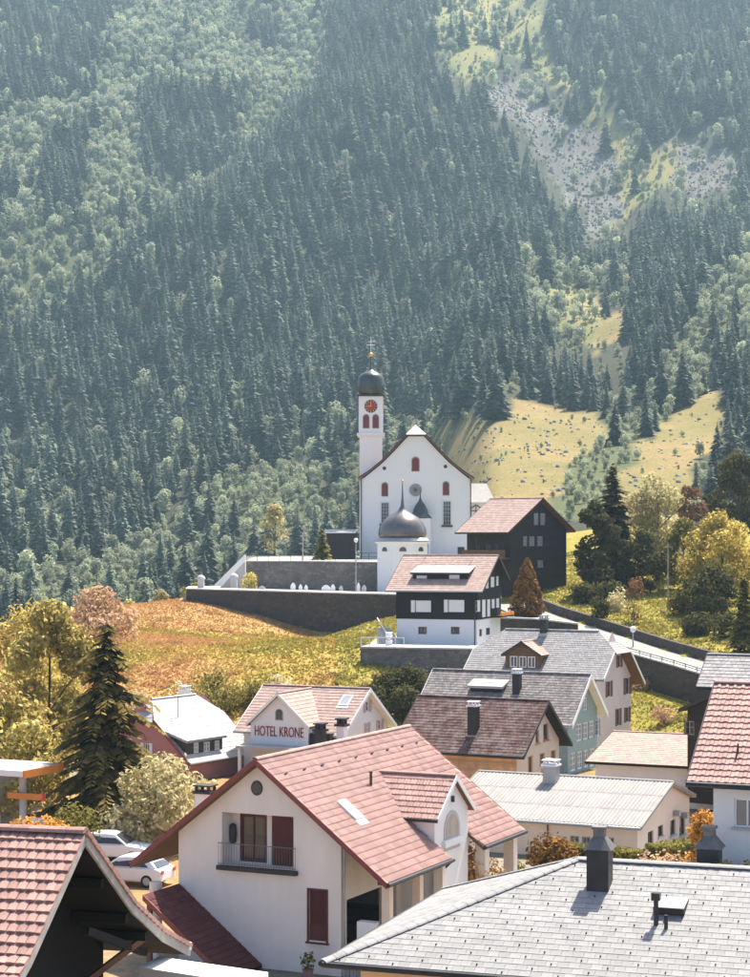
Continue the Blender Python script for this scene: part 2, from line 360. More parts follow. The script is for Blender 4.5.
def zone(px, py):
    z = np.zeros(px.shape, int)                     # 0 spruce
    jx = (fbm(px/22+5, py/22, 31)-.5)*26; jy = (fbm(px/22, py/22+7, 37)-.5)*26
    qx = px+jx; qy = py+jy
    z[inpoly(qx, qy, Z_MIX)] = 1
    for p in Z_CON: z[inpoly(qx, qy, p)] = 0
    for p in Z_PALE: z[inpoly(qx, qy, p)] = 2
    for p in Z_SHRUB: z[inpoly(qx, qy, p)] = 2
    for p in Z_GRASS: z[inpoly(qx, qy, p)] = 4
    for p in Z_SCREE: z[inpoly(qx, qy, p)] = 3
    for p in Z_MEAD: z[inpoly(qx, qy, p)] = 5
    return z
def project(x, y, z): return 375+F*x/y, H0-F*z/y

# ------------------------------------------------------------------ ground sheet
def build_terrain():
    ys = list(np.arange(-80, 320, 1.6)); st = 1.6
    while ys[-1] < 2080: st = min(10, st*1.03); ys.append(ys[-1]+st)
    ys = np.array(ys); nc = 281; s = np.linspace(-1, 1, nc)
    half = 120+.42*np.maximum(ys, 0)
    X = half[:,None]*s[None,:]; Y = np.repeat(ys[:,None], nc, 1)
    Zc = zt(X, Y); V = np.stack([X, Y, Zc+ZC], -1).reshape(-1,3)
    i = np.arange(len(ys)-1)[:,None]*nc+np.arange(nc-1)[None,:]; i = i.ravel()
    Q = np.stack([i, i+1, i+nc+1, i+nc], 1)
    Ys = np.maximum(Y, 40); px, py = project(X, Ys, Zc)
    c = np.zeros(X.shape+(3,))
    def put(mask, col): c[mask] = col
    fl0 = np.interp(fbm(X/14+3, Y/14, 91), [.42,.58], [0,1])[...,None]
    n1 = fbm(X/9, Y/9, 51); n2 = fbm(X/3, Y/3, 57); n3 = fbm(X/25, Y/25, 61)
    c[...] = np.array((.27,.23,.18))*(1-fl0)+np.array((.36,.22,.10))*fl0
    near = Y < 330
    dry = np.stack([np.interp(n1, [.3,.5,.7], [.42,.42,.35]), np.interp(n1, [.3,.5,.7], [.24,.28,.25]), np.interp(n1, [.3,.5,.7], [.10,.10,.05])], -1)
    k = near & (Y > 142); c[k] = dry[k]
    k = near & (Y > 140) & (px > 335); c[k] = np.stack([np.interp(n1,[.3,.7],[.26,.34]), np.interp(n1,[.3,.7],[.23,.26]), np.interp(n1,[.3,.7],[.04,.06])], -1)[k]
    put(inpoly(X, Y, CEM) | inpoly(X, Y, PLAT) | inpoly(X, Y, TERR), (.45,.42,.38))
    far = Y >= 330; z = np.where(far, zone(px, py), -1)
    fl = np.interp(n3, [.3,.7], [0,1])[...,None]
    put(z == 0, (.055,.055,.035)); put(z == 1, (.09,.10,.05)); put(z == 2, (.10,.11,.05))
    k = z == 3; c[k] = ((.165,.152,.138)*(.7+.6*n2[...,None]))[k]
    k = z == 4; c[k] = (np.array((.30,.25,.09))*(1-fl)+np.array((.17,.18,.07))*fl)[k]
    k = z == 5; c[k] = (np.array((.28,.20,.085))*(1-fl)+np.array((.21,.175,.065))*fl)[k]
    me = npmesh('ground', V, Q, [], smooth=True)
    at = me.attributes.new('ground_color', 'FLOAT_COLOR', 'POINT')
    at.data.foreach_set('color', np.c_[c.reshape(-1,3), np.ones(X.size)].astype('f4').ravel())
    m, t, o = nodes('terrain'); L = t.links.new
    a = N(t, 'ShaderNodeAttribute', attribute_name='ground_color'); tc = N(t, 'ShaderNodeTexCoord')
    n = N(t, 'ShaderNodeTexNoise', Scale=1.3, Detail=8.0, Roughness=.7); L(tc.outputs['Object'], n.inputs['Vector'])
    col = mix(t, ramp(t, n.outputs[0], .3, .7), mix(t, 1., a.outputs['Color'], (.6,.6,.6), 'MULTIPLY'), mix(t, 1., a.outputs['Color'], (1.25,1.25,1.2), 'MULTIPLY'))
    n2_ = N(t, 'ShaderNodeTexNoise', Scale=.12, Detail=8.0, Roughness=.75); L(tc.outputs['Object'], n2_.inputs['Vector'])
    col = mix(t, ramp(t, n2_.outputs[0], .3, .7), mix(t, 1., col, (.75,.78,.75), 'MULTIPLY'), col)
    b = N(t, 'ShaderNodeBsdfPrincipled', Roughness=.95); b.inputs['Specular IOR Level'].default_value = .1; L(col, b.inputs['Base Color'])
    bp = N(t, 'ShaderNodeBump', Strength=.6, Distance=.25); L(n.outputs[0], bp.inputs['Height']); L(bp.outputs[0], b.inputs['Normal'])
    L(b.outputs[0], o.inputs['Surface'])
    me.materials.append(m)
    tag(link('ground', me), 'village ground, grassy hill and mountainside', kind='structure')
build_terrain()

# ------------------------------------------------------------------ trees: far kinds
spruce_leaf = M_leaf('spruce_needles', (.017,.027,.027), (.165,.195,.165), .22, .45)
pale_leaf = M_leaf('pale_broadleaf', (.13,.16,.105), (.50,.52,.38), .35, .35)
def spruce_mesh(name, seed, h=20., R=3.3, levels=28, nb=12):
    r = np.random.default_rng(seed); V = []; T = []; tint = []; mi = []
    for k in range(levels):
        t = (k+.5*r.random())/levels; z = h*(.06+.92*t)
        rad = R*((1-t)**.8)*(.82+.36*r.random())+.12
        n = max(5, int(nb*(1-.35*t)))
        for b in range(n):
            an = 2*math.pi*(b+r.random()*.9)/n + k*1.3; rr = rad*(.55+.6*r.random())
            if r.random() < .10+.012*(seed % 6): continue
            ca, sa = math.cos(an), math.sin(an); wd = rr*.24+.12; dr = rr*(.25+.25*r.random()) + .15
            zz = z+h*.012*r.normal()
            root = (0, 0, zz+.15); mid = (ca*rr*.55, sa*rr*.55, zz-dr*.25); tip = (ca*rr, sa*rr, zz-dr)
            l = (ca*rr*.6-sa*wd, sa*rr*.6+ca*wd, zz-dr*.75); q = (ca*rr*.6+sa*wd, sa*rr*.6-ca*wd, zz-dr*.75)
            i = len(V); V += [root, mid, tip, l, q]; T += [(i,i+1,i+3),(i+3,i+1,i+2),(i,i+4,i+1),(i+1,i+4,i+2)]
            tn = min(1, max(0, .15+.5*t+.3*r.random())); tint += [tn*.8, tn, tn*.8, tn]; mi += [0]*4  # paler towards treetop and frond tips: light on the tops put into the tint
    i = len(V); V += [(-.18,-.1,-1),(.18,-.1,-1),(0,.2,-1),(0,0,h*.97)]; T += [(i,i+1,i+3),(i+1,i+2,i+3),(i+2,i,i+3)]; tint += [.5]*3; mi += [1]*3
    return npmesh(name, np.array(V), np.array(T), [spruce_leaf, bark], np.array(tint), np.array(mi))
def leaf_cloud(r, blobs, n, size, shell=.55):
    """n leaf quads spread through a set of blobs (cx,cy,cz,rx,rz)"""
    b = np.array(blobs); wgt = b[:,3]**2; wgt /= wgt.sum()
    k = r.choice(len(b), n, p=wgt); d = r.normal(size=(n,3)); d /= np.linalg.norm(d, axis=1)[:,None]
    rad = (shell+(1-shell)*r.random(n)**.5)*(1+.12*r.normal(size=n))
    c = b[k,:3]+d*np.stack([b[k,3], b[k,3], b[k,4]], 1)*rad[:,None]
    nrm = d*.8+r.normal(size=(n,3))*.55+np.array([0,0,.3]); nrm /= np.linalg.norm(nrm, axis=1)[:,None]
    u = np.cross(nrm, r.normal(size=(n,3))); u /= np.linalg.norm(u, axis=1)[:,None]; v = np.cross(nrm, u)
    s = size*(.6+.8*r.random(n))[:,None]
    V = np.stack([c-u*s*.9, c-v*s*.5+nrm*s*.12, c+u*s*.9, c+v*s*.5+nrm*s*.12], 1).reshape(-1,3)
    Q = np.arange(4*n).reshape(n,4); return V, Q, d, k
def broad_mesh(name, seed, h=11., R=3.6, n=520, size=.55, mat=None):
    r = np.random.default_rng(seed); bl = []
    for i in range(11):
        t = r.random(); rr = R*(.35+.3*r.random()); a = r.random()*6.28; off = R*(1-abs(t-.4))*.52*r.random()**.5
        bl.append((math.cos(a)*off, math.sin(a)*off, h*(.28+.55*t), rr, rr*.85))
    V, Q, d, k = leaf_cloud(r, bl, n, size)
    bt = r.random(len(bl))
    tint = np.clip(.1+.5*bt[k]+.4*r.random(n), 0, 1); mi = np.zeros(n)
    i = len(V); tr = []; q = []
    for j, (z, rd) in enumerate(((-1,.22),(h*.6,.1))):
        for a in range(4): tr.append((rd*math.cos(a*1.57), rd*math.sin(a*1.57), z))
    for a in range(4): q.append((i+a, i+(a+1)%4, i+4+(a+1)%4, i+4+a))
    V = np.r_[V, np.array(tr)]; Q = np.r_[Q, np.array(q)]
    return npmesh(name, V, Q, [mat or pale_leaf, bark], np.r_[tint, [.5]*4], np.r_[mi, [1]*4])

SIL = ([-300,0,60,130,190,250,355,358,372,385,414,440,472,476,498,505,545,575,600,640,700,750,1000],
       [640,600,585,600,575,545,540,395,395,455,430,455,478,482,485,510,500,530,485,500,490,455,430])
def forest():
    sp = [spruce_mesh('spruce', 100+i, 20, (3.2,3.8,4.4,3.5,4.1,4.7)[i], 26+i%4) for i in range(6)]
    br = [broad_mesh('broadleaf', 200+i, 10.5+i%3, 3.3+.3*(i%3)) for i in range(5)]
    pts = []; y = 335.0
    while y < 1780:
        st = 7.2 if y < 700 else 7.6
        xs = np.arange(-.265*y, .265*y, st); pts.append(np.c_[xs+rng.uniform(-.48,.48,len(xs))*st, y+rng.uniform(-.48,.48,len(xs))*st]); y += st*.95
    n1_ = sum(len(q) for q in pts); y = 346.
    while y < 1600:
        st = 4.6 if y < 900 else 5.6
        xs = np.arange(-.265*y, .265*y, st); pts.append(np.c_[xs+rng.uniform(-.48,.48,len(xs))*st, y+rng.uniform(-.48,.48,len(xs))*st]); y += st
    p = np.concatenate(pts); extra = np.arange(len(p)) >= n1_; z = zt(p[:,0], p[:,1]); px, py = project(p[:,0], p[:,1], z); zn = zone(px, py)
    r = rng.random(len(p)); r2 = rng.random(len(p)); clump = fbm(p[:,0]/28, p[:,1]/28, 71); fine = fbm(p[:,0]/11, p[:,1]/11, 77)
    kind = np.full(len(p), -1)                     # 0 spruce, 1 broadleaf, 2 shrub
    k = zn == 0; kind[k] = np.where(r[k] < .80, 0, -1); core = k & (px > 120) & (px < 570) & (py < 400); kind[k & ~core & (clump > .57) & (r2 < .4)] = 1; kind[core & (clump > .63) & (r2 < .25)] = 1; kind[k & ~core & (r2 < .04)] = 1
    low = k & (py > 430) & (px < 360); kind[low & (r2 < .24)] = 1
    k = zn == 1; kind[k] = np.where(r[k] < .8, np.where((clump[k] < .32), 0, 1), -1)
    k = zn == 2; kind[k] = np.where(r[k] < .85, np.where(r2[k] < np.where(px[k] > 450, .02, .08), 0, 1), -1)
    k = zn == 3; kind[k & (r < .35)] = 2; kind[k & (fine > .6) & (r2 < .5)] = 1
    k = zn == 4; kind[k & (r < .40)] = 2; kind[k & (fine > .52) & (r2 < .4)] = 1; kind[k & (fine > .62) & (r2 < .3)] = 0
    k = zn == 5; kind[k & (r < .12)] = 2; kind[k & (fine > .68) & (r2 < .25)] = 2
    kind[extra] = -1; kind[extra & (zn == 2) & (r < .92)] = 1; kind[extra & (zn == 1) & (clump >= .32) & (r < .8)] = 1; kind[extra & (zn == 4) & (fine > .47) & (r < .35)] = 1; kind[extra & (zn == 4) & (r > .6)] = 2; kind[extra & (zn == 3) & (r > .82)] = 2; kind[extra & (zn == 5) & (fine > .55) & (r > .85)] = 2
    # nothing on or close round the church hill
    kind[(p[:,1] < 390) & (px > 350) & (px < 560)] = -1
    kind[(p[:,1] < 345)] = -1
    kind[py < -110] = -1
    sc = np.where(kind == 0, .55+.85*rng.random(len(p))**1.1, np.where(kind == 1, .6+.7*rng.random(len(p)), .16+.2*rng.random(len(p))))
    sc = np.where((zn == 2) & (kind == 1), sc*.8, sc); sc *= np.where((zn == 2) & (py > 380) & (px > 500) & (kind == 1), .75, 1)
    sc *= np.interp(p[:,1], [380,550,750,950], [.52,.72,.88,1.0])
    sc = np.where(extra, sc*np.where((px > 480) & (py > 225), .62, .75), sc)
    th = np.where(kind == 0, 20, 11)*sc; pyt = H0-F*(z+th)/p[:,1]
    sil = np.interp(px, *SIL); vis = (pyt < sil-4) & (pyt < H0+80)
    for fr_, pr in ((1.0, .85), (.6, .8), (.3, .5)):      # keep the open ground open: thin trees standing right in front of it
        zz = zone(px, py+(pyt-py)*fr_); cut = (kind == 0) & (zn < 3) & np.isin(zz, (3,4,5)) & (rng.random(len(p)) < pr); kind[cut] = 1; sc[cut] = .18+.3*rng.random(int(cut.sum()))
    keep = kind >= 0; wf = np.where(kind == 0, 1.0+.5*rng.random(len(p)), .85+.35*rng.random(len(p)))
    rot = rng.random(len(p))*6.283; var = rng.integers(0, 60, len(p))
    done = np.zeros(len(p), bool)
    LB = {(0,0):('dark spruce in the forest left of the church tower', 'spruces on the slope left of the church'),
          (0,1):('dark spruce on the slope right of the church, around the meadow', 'spruces on the slope right of the church'),
          (1,0):('pale broadleaf tree on the wooded slope left of the church tower', 'broadleaf trees on the slope left of the church'),
          (1,1):('pale broadleaf tree among the shrubs around the meadow right of the church', 'broadleaf trees on the slope right of the church')}
    proto = {}
    for kd in (0, 1):
        s = np.where(keep & vis & (kind == kd) & (px > 0) & (px < 750) & (pyt > 0))[0]
        s = s[np.argsort(-(th[s]/p[s,1]))][:300]
        for i in s:
            me = (sp, br)[kd][var[i] % (6, 5)[kd]]
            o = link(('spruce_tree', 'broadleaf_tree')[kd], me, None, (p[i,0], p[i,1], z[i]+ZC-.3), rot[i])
            q = sc[i]; o.scale = (q*wf[i], q*wf[i], q)
            lb = LB[(kd, int(px[i] > 370))]; tag(o, lb[0], 'tree', lb[1])
            proto.setdefault((kd, var[i] % (6, 5)[kd]), o); done[i] = True
    def scatter(name, idx, objs, label, cat):
        me = bpy.data.meshes.new(name); me.vertices.add(len(idx))
        me.vertices.foreach_set('co', np.c_[p[idx], z[idx]+ZC-.3].astype('f4').ravel())
        for an, dt, val in (('sc','FLOAT',sc[idx].astype('f4')), ('wf','FLOAT',(sc*wf)[idx].astype('f4')), ('rot','FLOAT',rot[idx].astype('f4')), ('pick','INT',(var[idx] % len(objs)).astype('i4'))):
            me.attributes.new(an, dt, 'POINT').data.foreach_set('value', val)
        o = tag(link(name, me), label, cat, kind='stuff')
        g = bpy.data.node_groups.new(name, 'GeometryNodeTree')
        g.interface.new_socket('Geometry', in_out='INPUT', socket_type='NodeSocketGeometry'); g.interface.new_socket('Geometry', in_out='OUTPUT', socket_type='NodeSocketGeometry')
        gi = g.nodes.new('NodeGroupInput'); go = g.nodes.new('NodeGroupOutput'); L = g.links.new
        jn = g.nodes.new('GeometryNodeJoinGeometry')
        for ob in reversed(objs):
            oi = g.nodes.new('GeometryNodeObjectInfo'); oi.inputs['Object'].default_value = ob; oi.inputs['As Instance'].default_value = True
            L(oi.outputs['Geometry'], jn.inputs[0])
        ip = g.nodes.new('GeometryNodeInstanceOnPoints'); ip.inputs['Pick Instance'].default_value = True
        def na(n, dt):
            x = g.nodes.new('GeometryNodeInputNamedAttribute'); x.data_type = dt; x.inputs['Name'].default_value = n; return x.outputs[0]
        L(gi.outputs[0], ip.inputs['Points']); L(jn.outputs[0], ip.inputs['Instance']); L(na('pick','INT'), ip.inputs['Instance Index'])
        cb = g.nodes.new('ShaderNodeCombineXYZ'); L(na('rot','FLOAT'), cb.inputs[2]); L(cb.outputs[0], ip.inputs['Rotation'])
        cs = g.nodes.new('ShaderNodeCombineXYZ'); L(na('wf','FLOAT'), cs.inputs[0]); L(na('wf','FLOAT'), cs.inputs[1]); L(na('sc','FLOAT'), cs.inputs[2]); L(cs.outputs[0], ip.inputs['Scale']); L(ip.outputs[0], go.inputs[0])
        o.modifiers.new('scatter', 'NODES').node_group = g
    po = [[proto[k] for k in sorted(proto) if k[0] == kd] for kd in (0, 1)]
    sel = keep & ~done
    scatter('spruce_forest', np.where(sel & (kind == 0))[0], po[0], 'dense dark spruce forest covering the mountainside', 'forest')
    scatter('broadleaf_wood', np.where(sel & (kind == 1))[0], po[1], 'pale green broadleaf wood on the mountainside', 'forest')
    scatter('shrubs', np.where(sel & (kind == 2))[0], po[1], 'low scrub dotted over the scree and alpine meadow', 'shrubs')
    print('forest', (kind == 0).sum(), (kind == 1).sum(), (kind == 2).sum())
forest()

# boulders of the scree and the meadow: too many and too small to count
def boulders():
    r = np.random.default_rng(5); V = []; Q = []; n = 0; tint = []
    y = r.uniform(380, 1500, 90000); x = r.uniform(-.1, .24, 90000)*y
    z = zt(x, y); px, py = project(x, y, z); zn = zone(px, py); u = r.random(len(x))
    k = ((zn == 3) & (u < .9)) | ((zn == 5) & (u < .10)) | ((zn == 4) & (u < .12))
    x, y, z, zn = x[k], y[k], z[k], zn[k]
    cube = np.array([(-1,-1,-1),(1,-1,-1),(1,1,-1),(-1,1,-1),(-1,-1,1),(1,-1,1),(1,1,1),(-1,1,1)])*.5
    fs = np.array([(4,5,6,7),(0,1,5,4),(1,2,6,5),(2,3,7,6),(3,0,4,7)])
    s = np.where(zn == 3, .4+1.5*r.random(len(x))**3, .2+.8*r.random(len(x))**3)
    ang = r.random(len(x))*6.28; c, sn = np.cos(ang), np.sin(ang)
    J = cube[None]*(.6+.8*r.random((len(x),8,3)))*s[:,None,None]; J[:,:,2] *= .7
    X = J[:,:,0]*c[:,None]-J[:,:,1]*sn[:,None]+x[:,None]; Y = J[:,:,0]*sn[:,None]+J[:,:,1]*c[:,None]+y[:,None]; Zz = J[:,:,2]+z[:,None]+ZC+s[:,None]*.15
    V = np.stack([X,Y,Zz], -1).reshape(-1,3); Q = (fs[None]+np.arange(len(x))[:,None,None]*8).reshape(-1,4)
    m = M('boulder_rock', (.235,.215,.195), .95, .2, .5, tint=.4)
    tag(link('boulders', npmesh('boulders', V, Q, [m], np.repeat(r.random(len(x)), 5))), 'grey boulders strewn over scree and meadow', 'rocks', kind='stuff')
    print('boulders', len(x))
boulders()

# ------------------------------------------------------------------ building kit
def clip_poly(poly, a, b, c):            # keep a*u+b*v<=c
    r = []
    for i in range(len(poly)):
        p, q = poly[i], poly[(i+1) % len(poly)]; dp = a*p[0]+b*p[1]-c; dq = a*q[0]+b*q[1]-c
        if dp <= 1e-9: r.append(p)
        if (dp < -1e-9 and dq > 1e-9) or (dp > 1e-9 and dq < -1e-9):
            t = dp/(dp-dq); r.append((p[0]+(q[0]-p[0])*t, p[1]+(q[1]-p[1])*t))
    return r
def clip_convex(cell, poly):             # poly counter-clockwise
    for i in range(len(poly)):
        p, q = poly[i], poly[(i+1) % len(poly)]; a, b = q[1]-p[1], -(q[0]-p[0])
        cell = clip_poly(cell, a, b, a*p[0]+b*p[1])
        if len(cell) < 3: return []
    return cell
def wallface(mb, poly, holes, O, U, Nn, depth=.16, mi=0):
    O = Vector(O); U = Vector(U); Nn = Vector(Nn); Zv = Vector((0,0,1))
    us = sorted({p[0] for p in poly} | {h[0] for h in holes} | {h[1] for h in holes}); zs = sorted({p[1] for p in poly} | {h[2] for h in holes} | {h[3] for h in holes})
    area = sum(poly[i][0]*poly[(i+1)%len(poly)][1]-poly[(i+1)%len(poly)][0]*poly[i][1] for i in range(len(poly)))
    if area < 0: poly = poly[::-1]
    pt = lambda u, z, d=0.: O+U*u+Zv*z-Nn*d
    for i in range(len(us)-1):
        for j in range(len(zs)-1):
            um, zm = (us[i]+us[i+1])/2, (zs[j]+zs[j+1])/2
            if any(h[0] < um < h[1] and h[2] < zm < h[3] for h in holes): continue
            c = clip_convex([(us[i],zs[j]),(us[i+1],zs[j]),(us[i+1],zs[j+1]),(us[i],zs[j+1])], poly)
            if len(c) >= 3: mb.poly([pt(*q) for q in c], mi)
    for h in holes:
        d = h[4] if len(h) > 4 else depth; u0, u1, z0, z1 = h[:4]
        for (a, b) in (((u0,z0),(u1,z0)),((u1,z0),(u1,z1)),((u1,z1),(u0,z1)),((u0,z1),(u0,z0))):
            mb.poly([pt(*a), pt(*b), pt(*b, d), pt(*a, d)], mi)
class Frame:                             # a flat face: origin, direction along it, outward normal
    def __init__(s, O, U, Nn): s.O = Vector(O); s.U = Vector(U); s.N = Vector(Nn)
    def p(s, u, z, n=0.): return s.O+s.U*u+Vector((0,0,z))+s.N*n
    def box(s, mb, u0, u1, z0, z1, n0, n1, mi=0):
        return mb.hexa([s.p(u0,z0,n0), s.p(u1,z0,n0), s.p(u1,z0,n1), s.p(u0,z0,n1), s.p(u0,z1,n0), s.p(u1,z1,n0), s.p(u1,z1,n1), s.p(u0,z1,n1)], mi)
def add_window(parent, fr, u0, u1, z0, z1, frame=None, pane=None, shutter=None, sill=None, bars=1, cross=1, fw=.07, depth=.16, sub=True, sh_in=False):
    frame = frame or wood_wh; pane = pane or glass
    mb = MB(); d0, d1 = -depth+.02, -depth+.09
    fr.box(mb, u0, u0+fw, z0, z1, d0, d1); fr.box(mb, u1-fw, u1, z0, z1, d0, d1)
    fr.box(mb, u0+fw, u1-fw, z0, z0+fw, d0, d1); fr.box(mb, u0+fw, u1-fw, z1-fw, z1, d0, d1)
    for i in range(bars):
        c = u0+(u1-u0)*(i+1)/(bars+1); fr.box(mb, c-.03, c+.03, z0+fw, z1-fw, d0, d1-.01)
    for i in range(cross):
        c = z0+(z1-z0)*(i+1)/(cross+1)+.04; fr.box(mb, u0+fw, u1-fw, c-.02, c+.02, d0, d1-.02)
    o = mb.build('window', frame, parent)
    g = MB(); fr.box(g, u0+.02, u1-.02, z0+.02, z1-.02, -depth-.01, -depth+.035); g.build('pane', pane, o if sub else parent)
    if sill:
        s_ = MB(); fr.box(s_, u0-.08, u1+.08, z0-.07, z0+.005, -depth+.1, .10); s_.build('sill', sill, o if sub else parent)
    if shutter:
        wd = (u1-u0)/2+.02
        for a in ((u0-wd-.02, u0-.02), (u1+.02, u1+wd+.02)):
            s_ = MB(); fr.box(s_, a[0], a[1], z0-.03, z1+.03, .012, .05); fr.box(s_, a[0]+.05, a[1]-.05, (z0+z1)/2-.03, (z0+z1)/2+.03, .05, .065)
            s_.build('shutter', shutter, o if sub else parent)
    return o
PROF_FLAT = [(0,0),(1,0)]
PROF_WAVE = [(0,.0),(.2,.035),(.4,.035),(.6,.0),(1,0)]
PROF_ROLL = [(0,.0),(.12,.03),(.3,.0),(.5,0),(.62,.03),(.8,.0),(1,0)]
PROF_OLD = [(0,.0),(.5,.012),(1,0)]
PROF_CORR = [(0,.0),(.25,.05),(.5,.05),(.75,.0),(1,0)]
def tile_shape(tw, tl, prof, th, back=.06, gap=.012, poly=None):
    """one tile in its own frame: x along the course, y down the slope, z out of the roof"""
    if poly is None:
        n = len(prof); vs = []
        for u, h in prof: vs.append((gap/2+u*(tw-gap), -back, .004+h*.6))
        for u, h in prof: vs.append((gap/2+u*(tw-gap), tl, th+h))
        for u, h in prof: vs.append((gap/2+u*(tw-gap), tl, -.01))
        fs = [(i, i+1, n+i+1, n+i) for i in range(n-1)]+[(n+i, n+i+1, 2*n+i+1, 2*n+i) for i in range(n-1)]
        vs += [(gap/2, -back, -.01), (tw-gap/2, -back, -.01)]
        fs += [(0, n, 2*n, 3*n), (n-1, 3*n+1, 3*n-1, 2*n-1)]
        return vs, fs
    n = len(poly); hh = lambda v: .004+(th-.004)*(v+back)/(tl+back)
    vs = [(u, v, hh(v)) for u, v in poly]+[(u, v, -.01) for u, v in poly]
    return vs, [tuple(range(n))]+[(i, (i+1) % n, n+(i+1) % n, n+i) for i in range(n)]
def lay_tiles(root, roof, O, A, D, La, Ld, tw, tl, prof, th, mat, cap=0, seed=1, clip=None, skip=None, name='tile', jit=.006, bond=True, gap=.012):
    """courses of tiles on a roof plane; O ridge corner, A along the ridge, D down the slope (root space)"""
    r = random.Random(seed); O = Vector(O); A = Vector(A).normalized(); D = Vector(D).normalized(); Nn = A.cross(D)
    if Nn.z < 0: Nn = -Nn
    nu = max(1, round(La/tw)); tw = La/nu; nv = max(1, round(Ld/tl)); tl = Ld/nv
    W = Matrix.Translation(root.location) @ Matrix.Rotation(root.rotation_euler[2], 4, 'Z')
    items = []
    for j in range(nv):
        off = -.5 if (bond and j % 2) else 0.
        for i in range(nu + (1 if off else 0)):
            u0 = (i+off)*tw; u1 = u0+tw; poly = None
            a0, a1 = max(u0, 0), min(u1, La)
            cl = [(a0, j*tl-.06), (a1, j*tl-.06), (a1, (j+1)*tl), (a0, (j+1)*tl)]
            if clip:
                c2 = clip_convex(cl, clip)
                if len(c2) < 3: continue
                if len(c2) != 4 or max(abs(c2[k][0]-cl[k][0])+abs(c2[k][1]-cl[k][1]) for k in range(4)) > 1e-4: poly = [(p[0]-u0, p[1]-j*tl) for p in c2]
            if poly is None and (a0 > u0+1e-6 or a1 < u1-1e-6): poly = [(p[0]-u0, p[1]-j*tl) for p in cl]
            if skip and skip(u0+tw/2, j*tl+tl/2): continue
            c = O+A*(u0+tw/2)+D*(j*tl+tl/2); wc = W @ c
            items.append((u0, j*tl, poly, wc))
    Wn = W.to_3x3() @ Nn
    def vis(it):
        wc = it[3]; y = wc.y
        if it[2] is not None or y < 1: return False
        px = 375+F*wc.x/y; py = H0-F*(wc.z-ZC)/y
        return 0 < px < 750 and 0 < py < 977 and (Vector((0,0,ZC))-wc).dot(Wn) > 0
    single = set()
    if cap:
        cand = sorted([k for k, it in enumerate(items) if vis(it)], key=lambda k: items[k][3].y)[:cap]; single = set(cand)
    R3 = Matrix((A, D, Nn)).transposed()
    vs0, fs0 = tile_shape(tw, tl, prof, th, gap=gap)
    var = []
    if cap:
        for q in range(8):
            mb = MB(); mb.raw(vs0, fs0, 0, (q+.5)/8); var.append(mb.mesh(name, mat))
    big = MB()
    for k, (u, v, poly, wc) in enumerate(items):
        jz = r.uniform(0, jit); tn = r.random(); rz = r.uniform(-.006, .006)*(1 if poly is None else 0)
        if k in single:
            o = link(name, var[int(tn*7.99)], roof); m = R3 @ Matrix.Rotation(rz, 3, 'Z')
            o.matrix_local = Matrix.Translation(O+A*u+D*v+Nn*jz) @ m.to_4x4()
        else:
            vs, fs = (vs0, fs0) if poly is None else tile_shape(tw, tl, prof, th, poly=poly)
            big.raw([O+A*(u+p[0])+D*(v+p[1])+Nn*(p[2]+jz) for p in vs], fs, 0, tn)
    if big.v:
        o = big.build(name+'_field', mat, roof); tag(o, kind='stuff')
def ridge_caps(roof, p, q, mat, ln=.4, rad=.13, name='ridge_tile', cap=True, fl=.75):
    p = Vector(p); q = Vector(q); n = max(1, round((q-p).length/ln)); d = (q-p)/n; dn = d.normalized(); s = dn.cross(Vector((0,0,1))).normalized(); up = s.cross(dn)
    big = MB()
    for i in range(n):
        mb = MB() if cap else big
        a = p+d*i; vs = []
        for t, rr in ((-.04, rad*.9), (1.0, rad)):
            for k in range(6):
                an = math.pi*k/5; vs.append(a+d*t+s*math.cos(an)*rr+up*(math.sin(an)*rr*fl-.03))
        mb.raw(vs, [(k, k+1, 7+k, 6+k) for k in range(5)]+[(6,7,8,9,10,11)], 0, random.random())
        if cap: mb.build(name, mat, roof)
    if not cap: tag(big.build(name, mat, roof), kind='stuff')
def chimney(root, x, y, z0, z1, wx, wy, mat, capmat, style='plain'):
    mb = MB(); mb.box(x-wx/2, x+wx/2, y-wy/2, y+wy/2, z0, z1); o = mb.build('chimney', mat, root)
    c = MB()
    if style == 'plain':
        c.box(x-wx/2-.08, x+wx/2+.08, y-wy/2-.08, y+wy/2+.08, z1+.002, z1+.1)
        for sx in (-1,1):
            for sy in (-1,1): c.box(x+sx*(wx/2-.06)-.05, x+sx*(wx/2-.06)+.05, y+sy*(wy/2-.06)-.05, y+sy*(wy/2-.06)+.05, z1+.1, z1+.3)
        c.box(x-wx/2-.06, x+wx/2+.06, y-wy/2-.06, y+wy/2+.06, z1+.3, z1+.36)
    elif style == 'hood':                # tapering metal hood
        a = [(x-wx/2-.1,y-wy/2-.1,z1+.002),(x+wx/2+.1,y-wy/2-.1,z1+.002),(x+wx/2+.1,y+wy/2+.1,z1+.002),(x-wx/2-.1,y+wy/2+.1,z1+.002)]
        b = [(x+sx*wx*.27, y+sy*wy*.27, z1+.38) for sx, sy in ((-1,-1),(1,-1),(1,1),(-1,1))]
        c.hexa(a+b); c.box(x-wx*.25, x+wx*.25, y-wy*.25, y+wy*.25, z1+.38, z1+.62); c.box(x-wx*.32, x+wx*.32, y-wy*.32, y+wy*.32, z1+.62, z1+.7)
    c.build('chimney_cap', capmat, o)
    fl = MB(); fl.box(x-wx/2-.1, x+wx/2+.1, y-wy/2-.1, y+wy/2+.1, z0, z0+(z1-z0)*.12+.1); fl.build('flashing', metal_gr, o)
    return o
